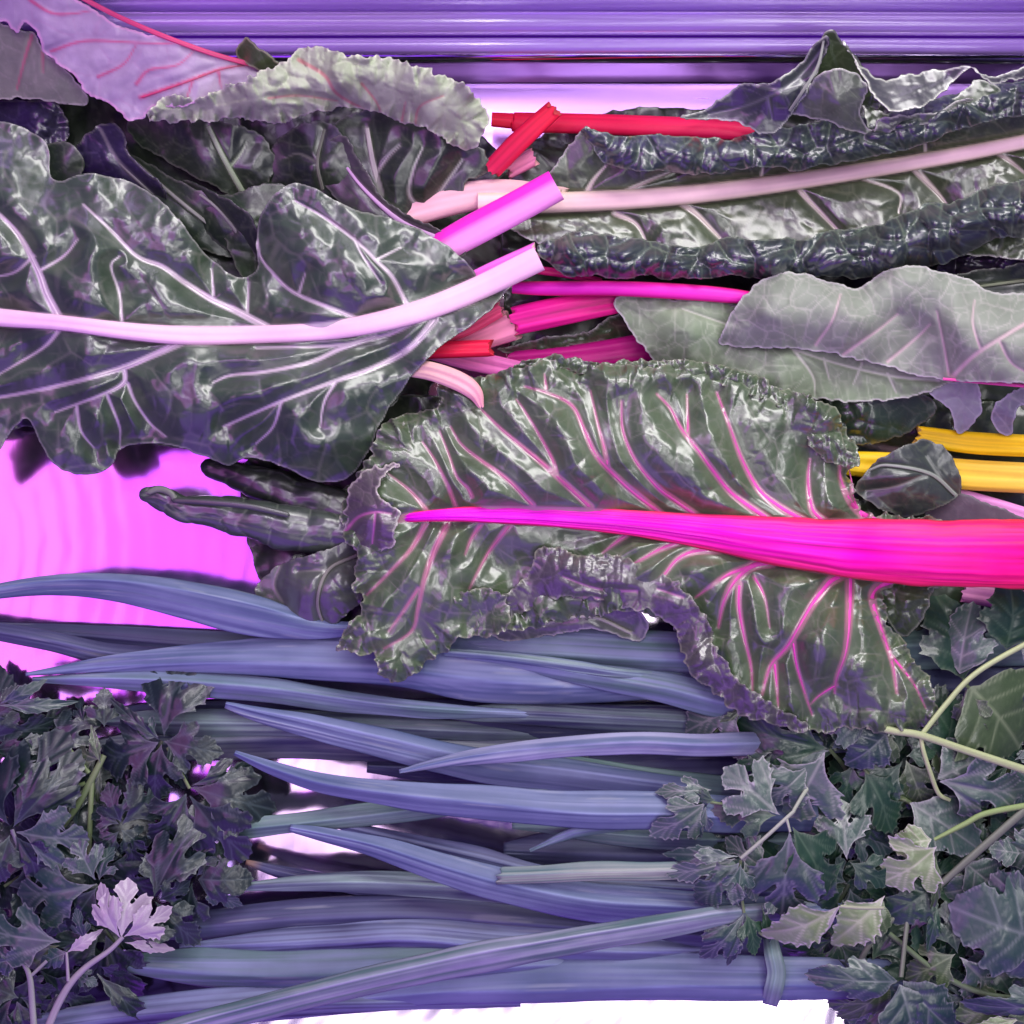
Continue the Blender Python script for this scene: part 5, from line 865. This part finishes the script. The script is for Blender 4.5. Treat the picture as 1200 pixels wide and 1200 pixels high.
# ---- left bunch
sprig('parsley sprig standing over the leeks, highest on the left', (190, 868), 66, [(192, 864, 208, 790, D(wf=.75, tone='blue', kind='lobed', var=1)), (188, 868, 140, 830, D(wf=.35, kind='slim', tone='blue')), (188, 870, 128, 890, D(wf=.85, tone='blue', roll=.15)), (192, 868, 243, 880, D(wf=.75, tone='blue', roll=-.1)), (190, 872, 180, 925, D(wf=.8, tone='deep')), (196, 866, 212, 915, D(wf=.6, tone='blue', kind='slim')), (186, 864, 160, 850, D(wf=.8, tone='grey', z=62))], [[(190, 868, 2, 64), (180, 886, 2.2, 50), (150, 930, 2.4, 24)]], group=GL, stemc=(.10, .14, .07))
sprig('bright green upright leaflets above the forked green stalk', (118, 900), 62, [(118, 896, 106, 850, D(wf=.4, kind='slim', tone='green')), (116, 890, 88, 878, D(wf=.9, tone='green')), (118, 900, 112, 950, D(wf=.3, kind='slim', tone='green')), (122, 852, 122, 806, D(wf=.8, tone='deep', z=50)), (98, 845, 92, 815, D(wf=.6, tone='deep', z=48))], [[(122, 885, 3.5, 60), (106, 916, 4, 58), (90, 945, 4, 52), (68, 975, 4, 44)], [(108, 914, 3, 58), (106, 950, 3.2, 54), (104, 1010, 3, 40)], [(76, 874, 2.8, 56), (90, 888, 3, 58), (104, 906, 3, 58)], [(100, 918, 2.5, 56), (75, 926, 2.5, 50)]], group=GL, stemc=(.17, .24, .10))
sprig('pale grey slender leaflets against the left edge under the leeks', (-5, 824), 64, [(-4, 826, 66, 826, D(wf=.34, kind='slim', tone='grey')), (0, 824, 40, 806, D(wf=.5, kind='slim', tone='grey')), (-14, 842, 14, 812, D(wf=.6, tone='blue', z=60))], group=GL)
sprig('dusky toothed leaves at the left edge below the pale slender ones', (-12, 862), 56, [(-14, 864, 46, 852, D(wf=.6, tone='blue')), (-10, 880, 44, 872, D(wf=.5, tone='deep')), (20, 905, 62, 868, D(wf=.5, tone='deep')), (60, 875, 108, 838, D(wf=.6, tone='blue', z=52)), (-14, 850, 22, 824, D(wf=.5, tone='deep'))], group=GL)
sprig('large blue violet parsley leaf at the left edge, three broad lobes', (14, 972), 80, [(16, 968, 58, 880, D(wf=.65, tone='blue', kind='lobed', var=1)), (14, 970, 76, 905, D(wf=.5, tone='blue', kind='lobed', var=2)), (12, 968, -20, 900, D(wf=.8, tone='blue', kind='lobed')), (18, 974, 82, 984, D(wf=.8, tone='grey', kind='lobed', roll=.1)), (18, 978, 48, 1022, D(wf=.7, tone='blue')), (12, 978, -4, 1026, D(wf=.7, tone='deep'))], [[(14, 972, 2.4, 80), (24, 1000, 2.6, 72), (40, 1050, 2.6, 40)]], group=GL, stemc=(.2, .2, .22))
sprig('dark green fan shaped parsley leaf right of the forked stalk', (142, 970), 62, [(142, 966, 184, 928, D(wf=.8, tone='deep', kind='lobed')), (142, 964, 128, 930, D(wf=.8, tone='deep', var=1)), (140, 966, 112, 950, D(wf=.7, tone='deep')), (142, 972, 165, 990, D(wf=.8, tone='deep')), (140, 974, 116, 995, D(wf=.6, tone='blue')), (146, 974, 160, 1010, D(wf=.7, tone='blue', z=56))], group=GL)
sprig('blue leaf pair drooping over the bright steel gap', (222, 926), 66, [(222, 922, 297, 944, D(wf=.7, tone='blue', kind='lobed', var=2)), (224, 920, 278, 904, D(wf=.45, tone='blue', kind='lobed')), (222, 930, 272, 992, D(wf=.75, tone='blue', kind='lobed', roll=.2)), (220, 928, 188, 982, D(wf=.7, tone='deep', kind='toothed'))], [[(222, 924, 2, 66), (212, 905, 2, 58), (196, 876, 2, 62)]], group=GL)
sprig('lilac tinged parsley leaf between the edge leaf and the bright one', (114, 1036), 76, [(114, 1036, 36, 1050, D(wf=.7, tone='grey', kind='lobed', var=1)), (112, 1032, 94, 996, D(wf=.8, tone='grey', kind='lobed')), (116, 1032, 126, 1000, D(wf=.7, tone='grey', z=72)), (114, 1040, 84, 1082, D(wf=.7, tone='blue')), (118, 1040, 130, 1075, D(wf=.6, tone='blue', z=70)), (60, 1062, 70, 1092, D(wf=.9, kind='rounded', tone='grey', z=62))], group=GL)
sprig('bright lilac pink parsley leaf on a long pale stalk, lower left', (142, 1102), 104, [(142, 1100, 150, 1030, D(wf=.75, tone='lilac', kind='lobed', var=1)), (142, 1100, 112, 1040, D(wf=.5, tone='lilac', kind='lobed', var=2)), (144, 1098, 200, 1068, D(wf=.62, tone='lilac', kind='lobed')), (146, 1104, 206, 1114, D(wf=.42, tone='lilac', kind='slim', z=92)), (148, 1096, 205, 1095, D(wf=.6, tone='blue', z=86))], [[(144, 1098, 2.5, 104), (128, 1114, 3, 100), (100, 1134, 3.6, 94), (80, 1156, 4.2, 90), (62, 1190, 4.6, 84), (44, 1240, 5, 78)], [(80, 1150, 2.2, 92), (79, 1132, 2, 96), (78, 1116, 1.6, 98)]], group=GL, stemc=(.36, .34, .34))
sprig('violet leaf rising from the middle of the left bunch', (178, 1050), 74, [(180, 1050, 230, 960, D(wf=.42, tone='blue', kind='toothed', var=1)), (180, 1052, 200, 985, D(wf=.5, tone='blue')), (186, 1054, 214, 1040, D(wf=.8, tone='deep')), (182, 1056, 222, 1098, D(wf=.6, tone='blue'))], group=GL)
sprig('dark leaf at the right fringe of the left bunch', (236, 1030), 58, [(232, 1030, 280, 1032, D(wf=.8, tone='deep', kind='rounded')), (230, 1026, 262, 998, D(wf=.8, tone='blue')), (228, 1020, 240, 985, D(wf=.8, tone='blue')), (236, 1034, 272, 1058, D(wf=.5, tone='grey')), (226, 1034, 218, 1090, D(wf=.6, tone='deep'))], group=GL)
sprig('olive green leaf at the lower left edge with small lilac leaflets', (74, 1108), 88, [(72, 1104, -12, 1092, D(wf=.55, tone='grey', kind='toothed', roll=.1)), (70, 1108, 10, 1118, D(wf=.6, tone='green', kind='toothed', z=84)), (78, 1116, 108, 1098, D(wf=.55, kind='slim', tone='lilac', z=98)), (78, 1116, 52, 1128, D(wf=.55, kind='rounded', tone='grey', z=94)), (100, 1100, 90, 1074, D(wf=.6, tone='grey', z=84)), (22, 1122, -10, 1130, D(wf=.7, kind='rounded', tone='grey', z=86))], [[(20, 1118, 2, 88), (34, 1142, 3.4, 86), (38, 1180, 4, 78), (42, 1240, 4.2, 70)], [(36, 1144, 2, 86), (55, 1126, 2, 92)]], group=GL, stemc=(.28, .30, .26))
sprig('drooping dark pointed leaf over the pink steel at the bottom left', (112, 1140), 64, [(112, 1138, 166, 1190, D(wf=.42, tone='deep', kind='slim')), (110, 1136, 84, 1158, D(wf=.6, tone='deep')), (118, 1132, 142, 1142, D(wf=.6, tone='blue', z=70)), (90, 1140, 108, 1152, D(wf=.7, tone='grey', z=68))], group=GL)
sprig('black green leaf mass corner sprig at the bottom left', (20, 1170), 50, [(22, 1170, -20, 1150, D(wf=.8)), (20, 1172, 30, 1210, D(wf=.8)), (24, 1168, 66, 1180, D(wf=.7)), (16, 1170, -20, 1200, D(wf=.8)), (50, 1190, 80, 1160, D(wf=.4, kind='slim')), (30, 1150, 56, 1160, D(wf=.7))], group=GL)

# ---- sprigs buried in the bunches
def bury(n, region, seed, label, group, tones=('deep', 'deep', 'blue')):
    r = random.Random(seed); k = 0; q = np.array(region)
    while k < n:
        x = r.uniform(q[:, 0].min(), q[:, 0].max()); y = r.uniform(q[:, 1].min(), q[:, 1].max())
        if not inside(np.array([[x, y]]), q)[0]: continue
        a0 = r.uniform(0, 6.28); z = r.uniform(16, 46); lv = []
        for i in range(r.choice((3, 4, 5))):
            a = a0 + i * 1.35 + r.uniform(-.3, .3); L = r.uniform(54, 80)
            lv.append((x + 4 * math.cos(a), y + 4 * math.sin(a), x + L * math.cos(a), y + L * math.sin(a), D(wf=r.uniform(.55, .85), kind=r.choice(('toothed', 'lobed', 'toothed')), tone=r.choice(tones), var=r.randrange(3), roll=r.uniform(-.4, .4), dz=r.uniform(-16, 8))))
        a = a0 + 2.2
        sprig(label, (x, y), z, lv, [[(x, y, 1.8, z), (x + 30 * math.cos(a), y + 30 * math.sin(a), 2.2, z * .6), (x + 60 * math.cos(a), y + 60 * math.sin(a), 2.4, max(4, z * .25))]], group=group, stemc=(.10, .14, .07))
        k += 1
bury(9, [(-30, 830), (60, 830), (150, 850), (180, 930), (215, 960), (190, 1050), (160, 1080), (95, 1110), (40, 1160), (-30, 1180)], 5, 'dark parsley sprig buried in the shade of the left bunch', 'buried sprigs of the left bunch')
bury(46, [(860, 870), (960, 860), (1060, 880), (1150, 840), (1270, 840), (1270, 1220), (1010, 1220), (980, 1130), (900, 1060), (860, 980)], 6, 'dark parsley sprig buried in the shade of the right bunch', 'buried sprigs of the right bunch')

bury(4, [(1040, 880), (1080, 880), (1085, 925), (1040, 920)], 12, 'dark parsley sprig buried in the shade of the right bunch', 'buried sprigs of the right bunch')  # extra sprigs added to hide bright steel in a dark gap
bury(12, [(1150, 860), (1270, 860), (1270, 1080), (1170, 1060)], 8, 'dark parsley sprig buried in the shade of the right bunch', 'buried sprigs of the right bunch')  # more fillers added to cover white spots of steel at the edge
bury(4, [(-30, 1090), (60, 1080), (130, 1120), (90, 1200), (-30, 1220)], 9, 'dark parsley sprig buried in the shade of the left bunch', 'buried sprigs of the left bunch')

# ================================================================== light, air, camera
W = bpy.data.worlds.new('World'); SC.world = W; W.use_nodes = True
bg = W.node_tree.nodes['Background']; bg.inputs[0].default_value = (.20, .02, .85, 1); bg.inputs[1].default_value = .2

def lamp(name, loc, look, size, power, col):
    l = bpy.data.lights.new(name, 'AREA'); l.shape = 'RECTANGLE'; l.size, l.size_y = size; l.energy = power; l.color = col
    o = bpy.data.objects.new(name, l); COL.objects.link(o); o.location = loc
    d = Vector(look) - Vector(loc); o.rotation_euler = d.to_track_quat('-Z', 'Y').to_euler()
    return o
lamp('lamp_key', (.32, .66, .58), (-.02, 0, 0), (.9, .26), 7.0, (1, .98, .96))
lamp('lamp_sheen', (-.28, .34, .95), (-.1, .1, 0), (.5, .13), 1.25, (.88, .72, 1))  # unseen soft lamp added for lilac sheen on the big left leaf
lamp('lamp_sheen', (.20, -.06, .95), (.05, 0, 0), (.6, .14), 1.0, (1, .97, 1))  # unseen lamp added for sheen on the frilly centre leaf
lamp('lamp_sheen', (-.50, -.40, .95), (-.15, -.12, 0), (.3, .2), .35, (.62, .48, 1))  # unseen lamp added for blue violet highlights on the left parsley
for x, y, w_, h_, p in ((.32, .20, .7, .07, 1.3), (.44, -.42, .4, .10, .9)):  # unseen overhead strips added for leaf highlights and silvery right parsley
    lamp('lamp_gloss', (x, y, .95), (x * .3, y * .4, 0), (w_, h_), p, (1, .99, .98))
lamp('lamp_tube', (-.03, .34, .92), (-.03, .33, 0), (.03, .5), 1.5, (1, .98, 1))
lamp('lamp_front', (.03, -.63, .95), (0, -.1, 0), (.7, .12), .6, (1, .95, 1))
lamp('lamp_gap', (-.22, -.40, 1.0), (-.05, -.1, 0), (.26, .14), .2, (1, .78, 1))  # lamp added so the steel gap between the leeks reflects brighter
lamp('lamp_magenta', (-.66, -.02, .95), (-.05, 0, 0), (.8, .28), 1.1, (1, .22, 1))
lamp('lamp_violet', (-.40, -.02, 1.0), (-.1, 0, 0), (.7, .24), 1.0, (.62, .09, 1))
lamp('lamp_violet', (.1, .62, .8), (0, .05, 0), (1.1, .3), .9, (.75, .2, 1))
lamp('lamp_violet', (-.15, -.75, .35), (0, -.1, .02), (1.2, .5), 2.0, (.36, .08, 1))

cam = bpy.data.cameras.new('camera'); co = bpy.data.objects.new('camera', cam); COL.objects.link(co)
co.location = (0, 0, H * S); cam.sensor_width = 36; cam.lens = 36 * H / 1200; cam.clip_start = .01; cam.clip_end = 20
SC.camera = co
SC.view_settings.view_transform = 'Standard'; SC.view_settings.look = 'None'; SC.view_settings.gamma = 1; SC.view_settings.exposure = .18
SC.view_settings.use_curve_mapping = False
SC.cycles.max_bounces = 6; SC.cycles.diffuse_bounces = 3; SC.cycles.glossy_bounces = 3; SC.cycles.use_denoising = True
